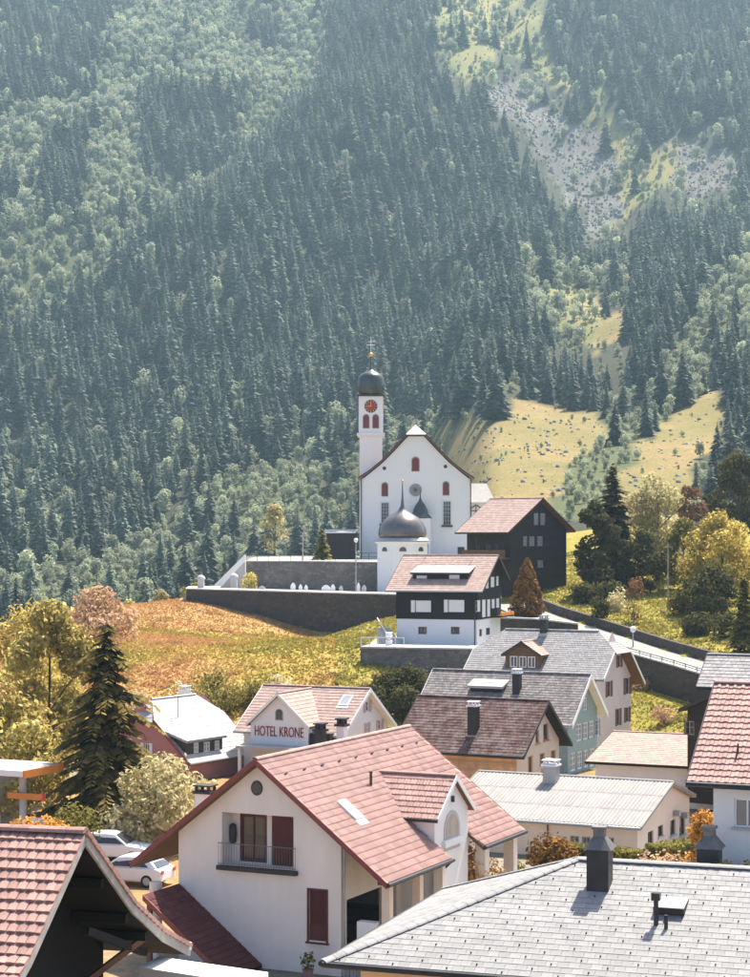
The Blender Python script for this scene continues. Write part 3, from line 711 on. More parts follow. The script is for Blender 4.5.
class House:
    def __init__(s, name, label, A, th, L, wC, wE, sl, base, xl=None, xr=None, oy=.5, oyB=None, wall=None, cat='house'):
        s.A = A; s.th = math.radians(th); s.L = L; s.wC = wC; s.wE = wE; s.sl = sl; s.hr = A[2]-base; s.base = base
        s.xl = -(wE-.6) if xl is None else xl; s.xr = wC-.6 if xr is None else xr; s.oy = oy; s.oyB = oy if oyB is None else oyB
        s.root = empty(name, (A[0], A[1], base+ZC), -s.th, label, cat); s.wall = wall or cream
        s.ax = np.array([[math.cos(s.th), -math.sin(s.th), 0], [math.sin(s.th), math.cos(s.th), 0], [0,0,1]]); s.O = np.array([A[0], A[1], base])
        s.F = {'A': Frame((0,oy,0),(1,0,0),(0,-1,0)), 'B': Frame((0,L-s.oyB,0),(1,0,0),(0,1,0)), 'C': Frame((s.xr,0,0),(0,1,0),(1,0,0)), 'E': Frame((s.xl,0,0),(0,1,0),(-1,0,0))}
        s.holes = {k: [] for k in 'ABCE'}
    def zr(s, x): return s.hr-s.sl*abs(x)
    def plane(s, px, py, n, c):
        d = s.ax @ np.array([(px-375)/F, 1, (H0-py)/F]); o = s.ax @ (-s.O); n = np.array(n, float); t = (c-n@o)/(n@d); return o+t*d
    def on(s, f, px, py):
        fr = s.F[f]; n = np.array(fr.N); return s.plane(px, py, n, float(n@np.array(fr.O)))
    def uz(s, f, box):                   # photo rectangle (left, top, right, bottom) to face coordinates
        k = 0 if f in 'AB' else 1
        p = s.on(f, box[0], (box[1]+box[3])/2); q = s.on(f, box[2], (box[1]+box[3])/2); m = (box[0]+box[2])/2
        t = s.on(f, m, box[1]); b = s.on(f, m, box[3]); u0, u1 = sorted((p[k], q[k]))
        return u0, u1, b[2], t[2]
    def windows(s, f, boxes, **kw):
        for b in boxes:
            u0, u1, z0, z1 = s.uz(f, b); dp = kw.get('depth', .16)
            s.holes[f].append((u0, u1, z0, z1, dp)); add_window(s.root, s.F[f], u0, u1, z0, z1, **kw)
    def walls(s, mats=None, drop=1.5, under=.03, split=None):
        mb = MB(); xl, xr, L = s.xl, s.xr, s.L; z0 = -drop
        for f in 'AB':
            pl = [(xl,z0),(xr,z0),(xr,s.zr(xr)-under),(0,s.hr-under),(xl,s.zr(xl)-under)]
            wallface(mb, pl, s.holes[f], s.F[f].O, s.F[f].U, s.F[f].N)
        for f, x in (('C', xr), ('E', xl)):
            pl = [(s.oy,z0),(L-s.oyB,z0),(L-s.oyB,s.zr(x)-under),(s.oy,s.zr(x)-under)]
            wallface(mb, pl, s.holes[f], s.F[f].O, s.F[f].U, s.F[f].N)
        return mb.build('wall', s.wall, s.root)
    def roof(s, mat, tw, tl, prof, th=.035, cap=0, trim=None, soffit=None, slab=.16, gutter=None, skipC=None, skipE=None, ridge=True, barge=.2, bond=True, capridge=True, verge_out=.0, gapC=None):
        mb = MB(); hr, L = s.hr, s.L; k = math.sqrt(1+s.sl**2); nx = s.sl/k; nz = 1/k
        pts = lambda x: [(0, hr-.012), (x, s.zr(x)-.012), (x, s.zr(x)-.012-slab*k*.9), (0, hr-.012-slab*k)]
        sw = lambda a, b, c: (a, c, b)
        mb.prism(pts(-s.wE), 0, L, 0, sw)
        if gapC:
            g0, g1, gx = gapC; zz = lambda x: s.zr(x)-.012; td = slab*k*.9
            mb.prism(pts(gx), 0, L, 0, sw)
            for ya, yb in ((0, g0), (g1, L)): mb.prism([(gx,zz(gx)),(s.wC,zz(s.wC)),(s.wC,zz(s.wC)-td),(gx,zz(gx)-td)], ya, yb, 0, sw)
        else: mb.prism(pts(s.wC), 0, L, 0, sw)
        s.ro = mb.build('roof', [soffit or wood_md], s.root); s.k = k
        for sg, x, sk, sd in ((1, s.wC, skipC, 11), (-1, s.wE, skipE, 12)):
            lay_tiles(s.root, s.ro, (0,0,hr), (0,1,0), (sg/k, 0, -s.sl/k), L, x*k, tw, tl, prof, th, mat, cap if isinstance(cap, int) else cap[0 if sg > 0 else 1], sd+int(abs(s.A[0])*10), None, sk, bond=bond)
        if ridge: ridge_caps(s.ro, (0,0,hr+.03), (0,L,hr+.03), mat, cap=capridge)
        if trim:
            for y0, y1 in ((-.045,-.003), (L+.003, L+.045)):
                b = MB()
                for x in (s.wC, -s.wE):
                    b.prism([(0,hr+.05),(x,s.zr(x)+.05),(x,s.zr(x)+.05-barge*k),(0,hr+.05-barge*k)], y0, y1, 0, lambda a, b_, c: (a, c, b_))
                b.build('bargeboard', trim, s.root)
        if gutter:
            for x, sg in ((s.wC,1), (-s.wE,-1)):
                for ya, yb in (((0, gapC[0]), (gapC[1], L)) if gapC and sg > 0 else ((0, L),)):
                    g = MB(); g.tube([(x+sg*.07, ya, s.zr(x)-.07), (x+sg*.07, yb, s.zr(x)-.07)], .085, 8); g.build('gutter', gutter, s.root)
        return s.ro
    def onroof(s, px, py, side=1): return s.plane(px, py, (s.sl*side, 0, 1), s.hr)
def gable_dormer(h, sg, yc, hw, xf, zr, sl, mat, wallm, tw, tl, prof, trim, win=None, ov=.25, soff=None, fdrop=.4, caps=True, name='dormer'):
    """a gabled dormer on the sg side of house h: face at |x|=xf, ridge height zr, half width hw at the eaves incl. overhang"""
    x0 = (h.hr-zr)/h.sl; ze = zr-sl*hw; root = h.root
    hwl = hw-.25; zl = zr-sl*hwl
    mb = MB(); fr = Frame((sg*xf, yc, 0), (0,1,0), (sg,0,0))
    zb = h.zr(xf)-fdrop
    wallface(mb, [(-hwl,zb),(hwl,zb),(hwl,zl-.03),(0,zr-.03),(-hwl,zl-.03)], win or [], fr.O, fr.U, fr.N, .2)
    for s_ in (-1, 1):
        xi = (h.hr-zl)/h.sl
        mb.poly([(sg*xf, yc+s_*hwl, zb), (sg*xf, yc+s_*hwl, zl-.03), (sg*xi, yc+s_*hwl, zl-.03), (sg*xi, yc+s_*hwl, min(zl-.4, zb))])
    o = mb.build(name, wallm, root)
    rf = MB(); k = math.sqrt(1+sl*sl); xe = (h.hr-ze)/h.sl
    for s_ in (-1, 1):
        top = [(sg*(x0-.05), yc, zr), (sg*(xf+ov), yc, zr), (sg*(xf+ov), yc+s_*hw, ze), (sg*(xe-.05), yc+s_*hw, ze)]
        rf.hexa([(p[0],p[1],p[2]-.14) for p in top]+[(p[0],p[1],p[2]-.012) for p in top])
    ro = rf.build('dormer_roof', soff or wood_md, root)
    for s_ in (-1, 1):
        La = xf+ov-x0; Ld = hw*k; t = (xe-x0)/Ld      # valley cuts the inner corner
        pl = [(0,0),(La,0),(La,Ld),(xe-x0,Ld)]
        lay_tiles(root, ro, (sg*x0, yc, zr), (sg,0,0), (0, s_/k, -sl/k), La, Ld, tw, tl, prof, .035, mat, 0, 31, pl)
    ridge_caps(ro, (sg*x0, yc, zr+.03), (sg*(xf+ov), yc, zr+.03), mat, cap=caps)
    if trim:
        b = MB()
        for s_ in (-1, 1):
            b.prism([(0,zr+.05),(s_*hw,ze+.05),(s_*hw,ze-.17),(0,zr-.17)], xf+ov+.003, xf+ov+.05, 0, lambda a, b_, c: (sg*c, yc+a, b_))
        b.build('bargeboard', trim, root)
    return o, ro, fr
def shed_dormer(h, sg, y0, y1, xf, zf, sd, mat, wallm, tw, tl, prof, wins, edge=None, frame=None, pane=None, ov=.25, name='dormer'):
    """a shed dormer: front wall at |x|=xf up to height zf, its roof of slope sd running back into the main roof"""
    xb = (h.hr-zf-sd*xf)/(h.sl-sd); fr = Frame((sg*xf,0,0),(0,1,0),(sg,0,0)); mb = MB(); zb = h.zr(xf)-.3
    holes = [(a,b,c,d,.1) for a,b,c,d in wins]
    wallface(mb, [(y0,zb),(y1,zb),(y1,zf-.02),(y0,zf-.02)], holes, fr.O, fr.U, fr.N, .1)
    zbk = h.zr(xb)
    for y in (y0, y1): mb.poly([(sg*xf,y,zb),(sg*xf,y,zf-.02),(sg*xb,y,zbk-.02)])
    o = mb.build(name, wallm, h.root)
    rf = MB(); xe = xf+ov; ze = zf-sd*ov
    top = [(sg*xb,y0-.2,zbk+.0),(sg*xe,y0-.2,ze),(sg*xe,y1+.2,ze),(sg*xb,y1+.2,zbk)]
    rf.hexa([(p[0],p[1],p[2]-.14) for p in top]+[(p[0],p[1],p[2]) for p in top]); ro = rf.build('dormer_roof', edge or wood_dk, h.root)
    k = math.sqrt(1+sd*sd)
    lay_tiles(h.root, ro, (sg*xb, y0-.2, zbk+.012), (0,1,0), (sg/k,0,-sd/k), y1-y0+.4, (xe-xb)*k, tw, tl, prof, .03, mat)
    for a,b,c,d in wins: add_window(o, fr, a, b, c, d, depth=.1, frame=frame, pane=pane, sub=False)
    return o, ro
def skylight(h, sg, y0, y1, x0, x1):
    k = math.sqrt(1+h.sl**2); n = Vector((sg*h.sl/k, 0, 1/k)); mb = MB()
    def q(a, b, o, i):
        c = [Vector((sg*a, y0+i, h.zr(a))), Vector((sg*b, y0+i, h.zr(b))), Vector((sg*b, y1-i, h.zr(b))), Vector((sg*a, y1-i, h.zr(a)))]
        return [v+n*o for v in c]
    mb.hexa(q(x0,x1,0,0)+q(x0,x1,.12,0)); o = mb.build('skylight', metal_wh, h.root)
    g = MB(); g.hexa(q(x0+.09,x1-.09,.1,.09)+q(x0+.09,x1-.09,.128,.09)); g.build('pane', glass_lt, o)
    f = MB(); f.hexa(q(x1,x1+.25,.02,-.05)+q(x1,x1+.25,.055,-.05)); f.build('flashing', metal_wh, o)

# ------------------------------------------------------------------ the red-roofed house in front
def main_house():
    h = House('house', 'cream house with red tiled roof, recessed balcony and arched dormer in the foreground', (-4.74,75,-8.66), 25.2, 14.87, 5.73, 5.78, .78, -17, xl=-3.8, xr=3.54, wall=cream)
    fr = h.F['A']; R = h.root
    DB = .85; bal = (-1.78, 1.46, 3.98, 6.09, DB)
    q0 = h.plane(240,838,(0,1,0),h.oy+DB)[0]; q1 = h.plane(267,840,(0,1,0),h.oy+DB)[0]; q2 = h.plane(273,842,(0,1,0),h.oy+DB)[0]; q3 = h.plane(293.5,842,(0,1,0),h.oy+DB)[0]
    h.holes['A'].append(bal)
    oc = [(-.18+.26*math.cos(t), 7.14+.30*math.sin(t)) for t in np.linspace(0, 2*math.pi, 17)[:-1]]
    u0, u1, z0, z1 = 2.14, 2.90, 1.3, 3.27
    h.holes['A'].append((u0, u1, z0, z1, .14))
    h.holes['C'].append((1.0, 5.7, .0, 2.9, .8)); h.holes['C'].append((11.6, 13.6, .0, 2.4, .8))
    h.walls(); h.roof(tile_red, .30, .33, PROF_ROLL, .03, (300,0), trim_red, wood_md, gutter=metal_dk, barge=.2,
        gapC=(6.42,9.9,3.5), skipC=lambda u, v: 6.3 < u < 9.95 and v/1.268 > 1.9+abs(u-8.1)*1.0 )
    # round opening
    m = MB(); m.prism(oc, -.02, .03, 0, lambda a, b, c: fr.p(a, b, c)); o = m.build('round_window', trim_dk, R)
    m = MB(); m.prism([(-.18+(a+.18)*.8, 7.14+(b-7.14)*.8) for a, b in oc], .03, .036, 0, lambda a, b, c: fr.p(a, b, c)); m.build('pane', glass, o)
    # balcony recess: back wall, doors, shutter, slab, rail
    m = MB(); bk = Frame((0,h.oy+DB,0),(1,0,0),(0,-1,0)); wallface(m, [(-1.9,3.9),(1.6,3.9),(1.6,6.2),(-1.9,6.2)], [(q0,q1,4.02,5.95,.12)], bk.O, bk.U, bk.N)
    m.build('balcony_back_wall', cream, R)
    add_window(R, bk, q0, q1, 4.02, 5.95, frame=wood_red, pane=glass, bars=1, cross=0, fw=.11, depth=.1).name = 'balcony_door'
    m = MB(); bk.box(m, q2, q3, 3.99, 5.95, .03, .09)
    for k in range(22): bk.box(m, q2+.06, q3-.06, 4.1+k*.083, 4.15+k*.083, .09, .105)
    m.build('balcony_shutter', wood_red, R)
    m = MB(); fr.box(m, -1.93, 1.66, 3.80, 3.975, -.8, .22); m.build('balcony_slab', trim_dk, R)
    m = MB(); fr.box(m, -1.88, 1.6, 4.86, 4.89, .12, .15); fr.box(m, -1.88, 1.6, 4.05, 4.07, .12, .15)
    for k in range(30): fr.box(m, -1.868+k*.1195, -1.859+k*.1195, 3.96, 4.87, .128, .142)
    m.build('railing', rail_m, R)
    m = MB(); m.lathe([(.02,0),(.13,.05),(.16,.4),(.13,.75),(.03,.82)], 10, tuple(fr.p(-1.62,4.75,-.62))); m.build('hanging_ornament', trim_dk, R)
    # louvred tall window
    m = MB(); fr.box(m, u0-.08, u0, z0-.05, z1+.08, -.06, .03); fr.box(m, u1, u1+.08, z0-.05, z1+.08, -.06, .03); fr.box(m, u0, u1, z1, z1+.08, -.06, .03); fr.box(m, u0-.12, u1+.12, z0-.11, z0-.05, -.06, .1)
    o = m.build('window', wood_red, R); o['label'] = 'tall narrow window closed by dark red louvres'
    m = MB(); fr.box(m, u0, u1, z0, z0+.62, -.13, -.07); m.build('lower_panel', wood_red, o)
    m = MB(); fr.box(m, u0, u1, z0+.62, z1, -.14, -.11)
    for k in range(20): fr.box(m, u0+.03, u1-.03, z0+.66+k*.066, z0+.70+k*.066, -.11, -.06)
    m.build('louvre', wood_red, o)
    # cross gable
    win = [(-.80,.80,4.45,5.15,.2)]
    o, ro, df = gable_dormer(h, 1, 8.1, 2.05, 5.0, 7.05, .77, tile_red, white, .30, .33, PROF_ROLL, wood_wh, None, .22, fdrop=6.0, name='cross_gable')
    m = MB(); m.tube([(3.45,6.0,5.42),(5.25,6.0,5.42)], .07, 7); m.build('gutter', metal_dk, R)
    arc = [(-.85,3.95),(.85,3.95),(.85,4.75)]+[(.85*math.cos(t), 4.75+.85*math.sin(t)) for t in np.linspace(0, math.pi, 13)[1:-1]]+[(-.85,4.75)]
    m = MB(); m.prism(arc, .004, .03, 0, lambda a, b, c: df.p(a, b, c)); wo = m.build('arched_window', concrete, R)
    arc2 = [(a*.82, 4.35+(b-4.35)*.84) for a, b in arc if b > 4.2]+[(-.7,4.42),(.7,4.42)]
    arc2 = [(-.70,4.45),(.70,4.45),(.70,4.75)]+[(.70*math.cos(t), 4.75+.70*math.sin(t)) for t in np.linspace(0, math.pi, 13)[1:-1]]+[(-.70,4.75)]
    m = MB(); m.prism(arc2, .031, .037, 0, lambda a, b, c: df.p(a, b, c)); m.build('pane', glass_lt, wo)
    m = MB(); df.box(m, -1.0, 1.0, 4.14, 4.42, .005, .16); m.build('window_box', wood_wh, wo)
    m = MB(); df.box(m, -.06, .06, 5.95, 6.2, .0, .12); m.build('wall_lamp', trim_dk, R)
    # porch: posts, beam, plank fence
    ze = h.zr(5.4)
    for nm, x, y, rd in (('porch_post',5.3,1.0,.17),('porch_post',5.3,3.9,.17),('porch_post',5.3,6.15,.2),('porch_post',5.3,10.8,.24),('porch_post',5.3,14.2,.24)):
        m = MB(); m.box(x-rd, x+rd, y-rd, y+rd, -1.5, ze-.22); m.build(nm, cream if rd != .17 else peach, R)
    m = MB(); m.box(5.2, 5.4, .3, 6.4, ze-.4, ze-.2); m.build('porch_beam', wood_md, R)
    for k in range(12):
        m = MB(); m.box(3.62+k*.15, 3.74+k*.15, .52, .56, -1.0, 1.25+.05*math.sin(k*2.1)); m.build('fence_board', wood_gr, R)
    m = MB(); m.box(4.2, 5.0, .55, .95, .0, 2.2); m.build('porch_pier', white, R)
    m = MB(); m.box(3.6, 5.2, 2, 5.6, -1.4, -.0); m.build('porch_floor', concrete, R)
    m = MB(); m.tube([(5.75,6.3,3.75),(5.2,6.35,3.2),(5.2,6.35,-1)], .05, 6); m.build('downpipe', metal_dk, R)
    m = MB(); m.tube([(3.62,.62,5.0),(3.62,.62,-1)], .05, 6); m.build('downpipe', metal_gr, R)
    # left eave post and the lean-to roof against the gable
    m = MB(); m.lathe([(.26,-1.5),(.26,3.2)], 14, (-4.45,-.2,0)); m.build('eave_post', cream, R)
    a, b = (-3.72, 3.02), (.05, .12); yl = -2.3
    m = MB(); n = .14
    m.prism([a, b, (b[0],b[1]-n), (a[0],a[1]-n)], yl, .48, 0, lambda p, q, c: (p, c, q)); rr = m.build('lean_to_roof', wood_dk, R)
    dv = Vector((b[0]-a[0], 0, b[1]-a[1])); lay_tiles(R, rr, (a[0], yl, a[1]+.01), (0,1,0), dv, .48-yl, dv.length, .28, .30, PROF_ROLL, .03, tile_dkred, 0, 5)
    m = MB(); m.prism([(a[0],a[1]+.08),(b[0],b[1]+.08),(b[0],b[1]-.14),(a[0],a[1]-.14)], yl-.06, yl-.004, 0, lambda p, q, c: (p, c, q)); m.build('bargeboard', trim_red, R)
    m = MB(); m.box(-3.6, -3.4, yl+.05, yl+.2, -1.5, 2.75); m.build('lean_to_post', wood_md, R)
    # roof fittings
    skylight(h, 1, 2.35, 3.05, 2.4, 3.25)
    m = MB(); m.lathe([(.06,0),(.06,.55),(.08,.56),(.08,.62)], 8, (2.13,6.2,h.zr(2.13))); m.build('vent_pipe', trim_dk, R)
    chimney(R, -.55, 8.9, h.zr(.9), h.hr+.5, .36, .36, offwht, trim_dk)
    chimney(R, -1.3, 8.3, h.zr(1.6), h.hr+.3, .38, .38, metal_dk, metal_dk)
    chimney(R, -4.0, 3.0, h.zr(4.4), h.zr(4.0)+1.2, .7, .6, offwht, trim_dk)
    for k in range(9):
        for sg in (1,): m = MB(); m.bar((sg*.9, .8+k*1.6, h.zr(.9)+.06), (sg*.9, 1.0+k*1.6, h.zr(.9)+.1), .06, .06); m.build('snow_guard', trim_dk, h.ro)
    m = MB(); m.lathe([(.12,0),(.2,.35),(.22,.36)], 10, (1.9,.1,-.02)); 
    return h
main_house()

# ------------------------------------------------------------------ near roofs at the lower edge
def hip_house():
    w_, s_ = 6.457, .384; Z = -10.38; R0 = Vector(((578-375)/F*62, 62, 0)); hr = Z+17
    R = empty('house', (R0.x, R0.y, ZC-17), math.radians(-19), 'house with pale grey slate hip roof filling the lower right corner', 'house')
    # local: x along the ridge to the right, -y towards the camera, ridge from x=0 to x=Lr
    Lr = 15.; ze = hr-s_*w_; k = math.sqrt(1+s_*s_)
    m = MB(); c = [(-w_,-w_,ze),(Lr+w_,-w_,ze),(Lr+w_,w_,ze),(-w_,w_,ze)]; t = [(0,0,hr),(Lr,0,hr)]; dz = .012
    P_ = lambda p: (p[0],p[1],p[2]-dz)
    m.poly([P_(c[0]),P_(c[1]),P_(t[1]),P_(t[0])]); m.poly([P_(c[1]),P_(c[2]),P_(t[1])]); m.poly([P_(c[2]),P_(c[3]),P_(t[0]),P_(t[1])]); m.poly([P_(c[3]),P_(c[0]),P_(t[0])])
    m.poly([(p[0],p[1],p[2]-.2) for p in c]);
    for i in range(4):
        p, q = c[i], c[(i+1)%4]; m.poly([P_(p),P_(q),(q[0],q[1],q[2]-.2),(p[0],p[1],p[2]-.2)])
    ro = m.build('roof', wood_dk, R)
    Ld = w_*k
    # front face: u from the left corner, v down
    lay_tiles(R, ro, (-w_,0,hr), (1,0,0), (0,-1/k,-s_/k), Lr+2*w_, Ld, .34, .30, PROF_FLAT, .016, tile_fore, 300, 3, [(w_,0),(w_+Lr,0),(Lr+2*w_,Ld),(0,Ld)], jit=.004, gap=.008)
    lay_tiles(R, ro, (-w_,0,hr), (1,0,0), (0,1/k,-s_/k), Lr+2*w_, Ld, .34, .30, PROF_FLAT, .016, tile_fore, 0, 4, [(w_,0),(w_+Lr,0),(Lr+2*w_,Ld),(0,Ld)], gap=.008)
    lay_tiles(R, ro, (0,-w_,hr), (0,1,0), (-1/k,0,-s_/k), 2*w_, Ld, .34, .30, PROF_FLAT, .016, tile_fore, 0, 5, [(w_-.001,0),(w_+.001,0),(2*w_,Ld),(0,Ld)], gap=.008)
    lay_tiles(R, ro, (Lr,-w_,hr), (0,1,0), (1/k,0,-s_/k), 2*w_, Ld, .34, .30, PROF_FLAT, .016, tile_fore, 0, 6, [(w_-.001,0),(w_+.001,0),(2*w_,Ld),(0,Ld)], gap=.008)
    # flat slate strips over hips and ridge
    for p, q in (((0,0,hr),(-w_,-w_,ze)), ((0,0,hr),(Lr,0,hr)), ((0,0,hr),(-w_,w_,ze)), ((Lr,0,hr),(Lr+w_,-w_,ze)), ((Lr,0,hr),(Lr+w_,w_,ze))):
        ridge_caps(ro, Vector(p)+Vector((0,0,.02)), Vector(q)+Vector((0,0,.02)), tile_fore, .36, .25, 'ridge_slate', fl=.26)
    for p, q in ((c[0],c[1]), (c[3],c[0])):
        g = MB(); d = Vector((0,-.08,-.08)) if p[1] == q[1] else Vector((-.08,0,-.08)); g.tube([Vector(p)+d, Vector(q)+d], .09, 8); g.build('gutter', metal_dk, R)
    m = MB(); x0, x1 = -w_+.9, Lr+w_-.9; y0 = -w_+.9
    for (a, b) in (((x0,y0),(x1,y0)),((x1,y0),(x1,-y0)),((x1,-y0),(x0,-y0)),((x0,-y0),(x0,y0))): m.poly([(a[0],a[1],-1.5),(b[0],b[1],-1.5),(b[0],b[1],ze-.1),(a[0],a[1],ze-.1)])
    m.build('wall', orangew, R)
    # snow hooks: small dark studs over the slates
    rr = random.Random(8); sg = MB(); tw = (Lr+2*w_)/round((Lr+2*w_)/.34); tl = Ld/round(Ld/.30)
    for j in range(1, int(Ld/tl)):
        for i in range(int((Lr+2*w_)/tw)):
            if (i+j*2) % 5 == 0:
                u = i*tw+(.5*tw if j % 2 else 0)+.17; v = j*tl+tl*.7
                if u < w_-v/k+.4 or u > w_+Lr+v/k-.4: continue
                b = Vector((-w_+u, -v/k, hr-v*s_/k)); sg.box(b.x-.018, b.x+.018, b.y-.03, b.y+.03, b.z, b.z+.06)
    tag(sg.build('snow_hooks', metal_dk, ro), kind='stuff')
    def at(px, py):                      # a point of the front roof face
        d = Vector(((px-375)/F, 1, (H0-py)/F)); o = Vector((0,0,ZC))-R.location; rm = Matrix.Rotation(math.radians(19), 3, 'Z'); d = rm@d; o = rm@o
        n = Vector((0,-s_,1)); t_ = (hr-n.dot(o))/n.dot(d); return o+d*t_
    p = at(597,893)
    ch = chimney(R, p.x, p.y+.4, p.z-.3, p.z+1.35, .70, .70, metal_dk, hood_m, 'hood'); tag(ch, 'dark metal clad chimney with flared hood')
    x2 = at(700,868)
    chimney(R, x2.x+.05, 1.4, hr-.9, hr+.35, .72, .72, metal_dk, hood_m, 'hood')
    p = at(656,925); m = MB(); m.tube([(p.x,p.y,p.z-.05),(p.x,p.y,p.z+.75)], .075, 8); m.box(p.x-.13,p.x+.13,p.y-.12,p.y+.12,p.z+.75,p.z+.98); m.build('vent_pipe', metal_dk, R)
    p = at(666,929); m = MB(); m.tube([(p.x,p.y,p.z-.05),(p.x,p.y,p.z+.42)], .06, 8); m.build('vent_pipe', metal_dk, R)
    p = at(672,908); m = MB(); k3 = Vector((0,-1/k,-s_/k)); n3 = Vector((0,-s_/k,1/k))
    q = [Vector(p)+Vector((a,0,0))+k3*b for a, b in ((-.5,.45),(.45,.45),(.45,-.45),(-.5,-.45))]
    m.hexa([v+n3*.02 for v in q[:2]]+[v+n3*.0 for v in q[2:]]+[v+n3*.26 for v in q[:2]]+[v+n3*.09 for v in q[2:]]); o = m.build('roof_hatch', trim_dk, R)
    m = MB(); q2 = [q[0]+n3*.262, q[1]+n3*.262, q[2]+n3*.092, q[3]+n3*.092]; m.hexa([v for v in q2]+[v+n3*.025 for v in q2]); m.build('hatch_cover', pale_sheet, o)
hip_house()

def tile_barn():
    A = Vector((-5.53, 36, -5.56)); base = -14.5; hr = A.z-base
    R = empty('house', (A.x, A.y, base+ZC), math.radians(-14), 'dark timber house with weathered red tile roof at the lower left corner', 'house')
    # local: ridge runs to -x from the gable at x=0; near slope to -y, far slope to +y, both flaring out
    prof = [(0,0),(2.5,-1.80),(4.3,-2.75),(5.9,-3.38)]; L = 9.
    m = MB()
    for sg in (-1, 1):
        for i in range(3):
            (a, b), (c, d) = prof[i], prof[i+1]
            m.hexa([(-L,sg*a,hr+b-.17),(0,sg*a,hr+b-.17),(0,sg*c,hr+d-.17),(-L,sg*c,hr+d-.17),(-L,sg*a,hr+b-.012),(0,sg*a,hr+b-.012),(0,sg*c,hr+d-.012),(-L,sg*c,hr+d-.012)])
    ro = m.build('roof', wood_shade, R)
    for sg in (-1, 1):
        for i in range(3):
            (a, b), (c, d) = prof[i], prof[i+1]; dv = Vector((0, sg*(c-a), d-b))
            lay_tiles(R, ro, (-L,sg*a,hr+b), (1,0,0), dv, L+.06, dv.length, .19, .25, PROF_OLD, .05, tile_old, (300 if i == 0 else 40) if sg < 0 else 0, 3+i, jit=.014)
    ridge_caps(ro, (-L,0,hr+.05), (.06,0,hr+.05), tile_old, .38, .14)
    # tile edge along the far verge and grey boards under the near one
    k = 0
    for i in range(3):
        (a, b), (c, d) = prof[i], prof[i+1]; n = max(1, round(math.hypot(c-a, d-b)/.25))
        for j in range(n):
            t = j/n; u = (j+1)/n; mb = MB()
            p0 = (0., a+(c-a)*t, hr+b+(d-b)*t+.03); p1 = (0., a+(c-a)*u, hr+b+(d-b)*u+.05)
            mb.bar((.02,)+p0[1:], (.02,)+p1[1:], .17, .09); mb.build('verge_tile', tile_old, ro)
    m = MB()
    for i in range(3):
        (a, b), (c, d) = prof[i], prof[i+1]
        for sg in (-1, 1): m.bar((.03, sg*a, hr+b-.10), (.03, sg*c, hr+d-.10), .05, .18)
    m.build('bargeboard', wood_gr, R)
    fr = Frame((-1.3,0,0),(0,1,0),(1,0,0)); m = MB(); e = 4.2
    wallface(m, [(-e,-2.5),(e,-2.5),(e,hr-2.85),(2.5,hr-1.98),(0,hr-.18),(-2.5,hr-1.98),(-e,hr-2.85)], [], fr.O, fr.U, fr.N)
    for y in (-e, e): m.poly([(-1.3,y,-2.5),(-1.3,y,hr-2.85),(-L,y,hr-2.85),(-L,y,-2.5)])
    m.build('wall', wood_shade, R)
    m = MB()
    for y in (1.2, 2.5, 3.6, -1.4):
        z = hr+np.interp(abs(y), [p[0] for p in prof], [p[1] for p in prof])-.3; m = MB(); m.bar((-1.3,y,z), (-.1,y,z), .14, .18); m.build('rafter', wood_shade, R)
    m = MB(); m.bar((-.45,1.2,hr-2.1),(-.45,4.4,hr-3.2),.14,.16); m.build('brace', wood_shade, R); m = MB(); m.bar((-1.25,2.9,hr-3.6),(-.2,3.7,hr-2.75),.12,.12); m.build('brace', wood_md, R)
    m = MB(); m.lathe([(.06,0),(.1,.05),(.1,.14),(.05,.18)], 8, (-1.0,-.2,hr-3.0)); m.build('lamp', metal_wh, R)
    m = MB(); m.lathe([(.05,0),(.05,.16)], 6, (.05,5.85,hr-3.42)); m.build('gutter_bracket', metal_wh, R)
tile_barn()
def white_ledge():
    a = P(139, 967, 40); b = P(250, 984, 37); m = MB(); d = Vector((.3,1,0))
    m.hexa([a-Vector((0,0,6)), b-Vector((0,0,6)), b+d-Vector((0,0,6)), a+d-Vector((0,0,6)), a, b, b+d, a+d]); o = m.build('garden_wall', white)
    tag(o, 'white rendered garden wall at the bottom edge beside the dark timber house', 'wall')
white_ledge()

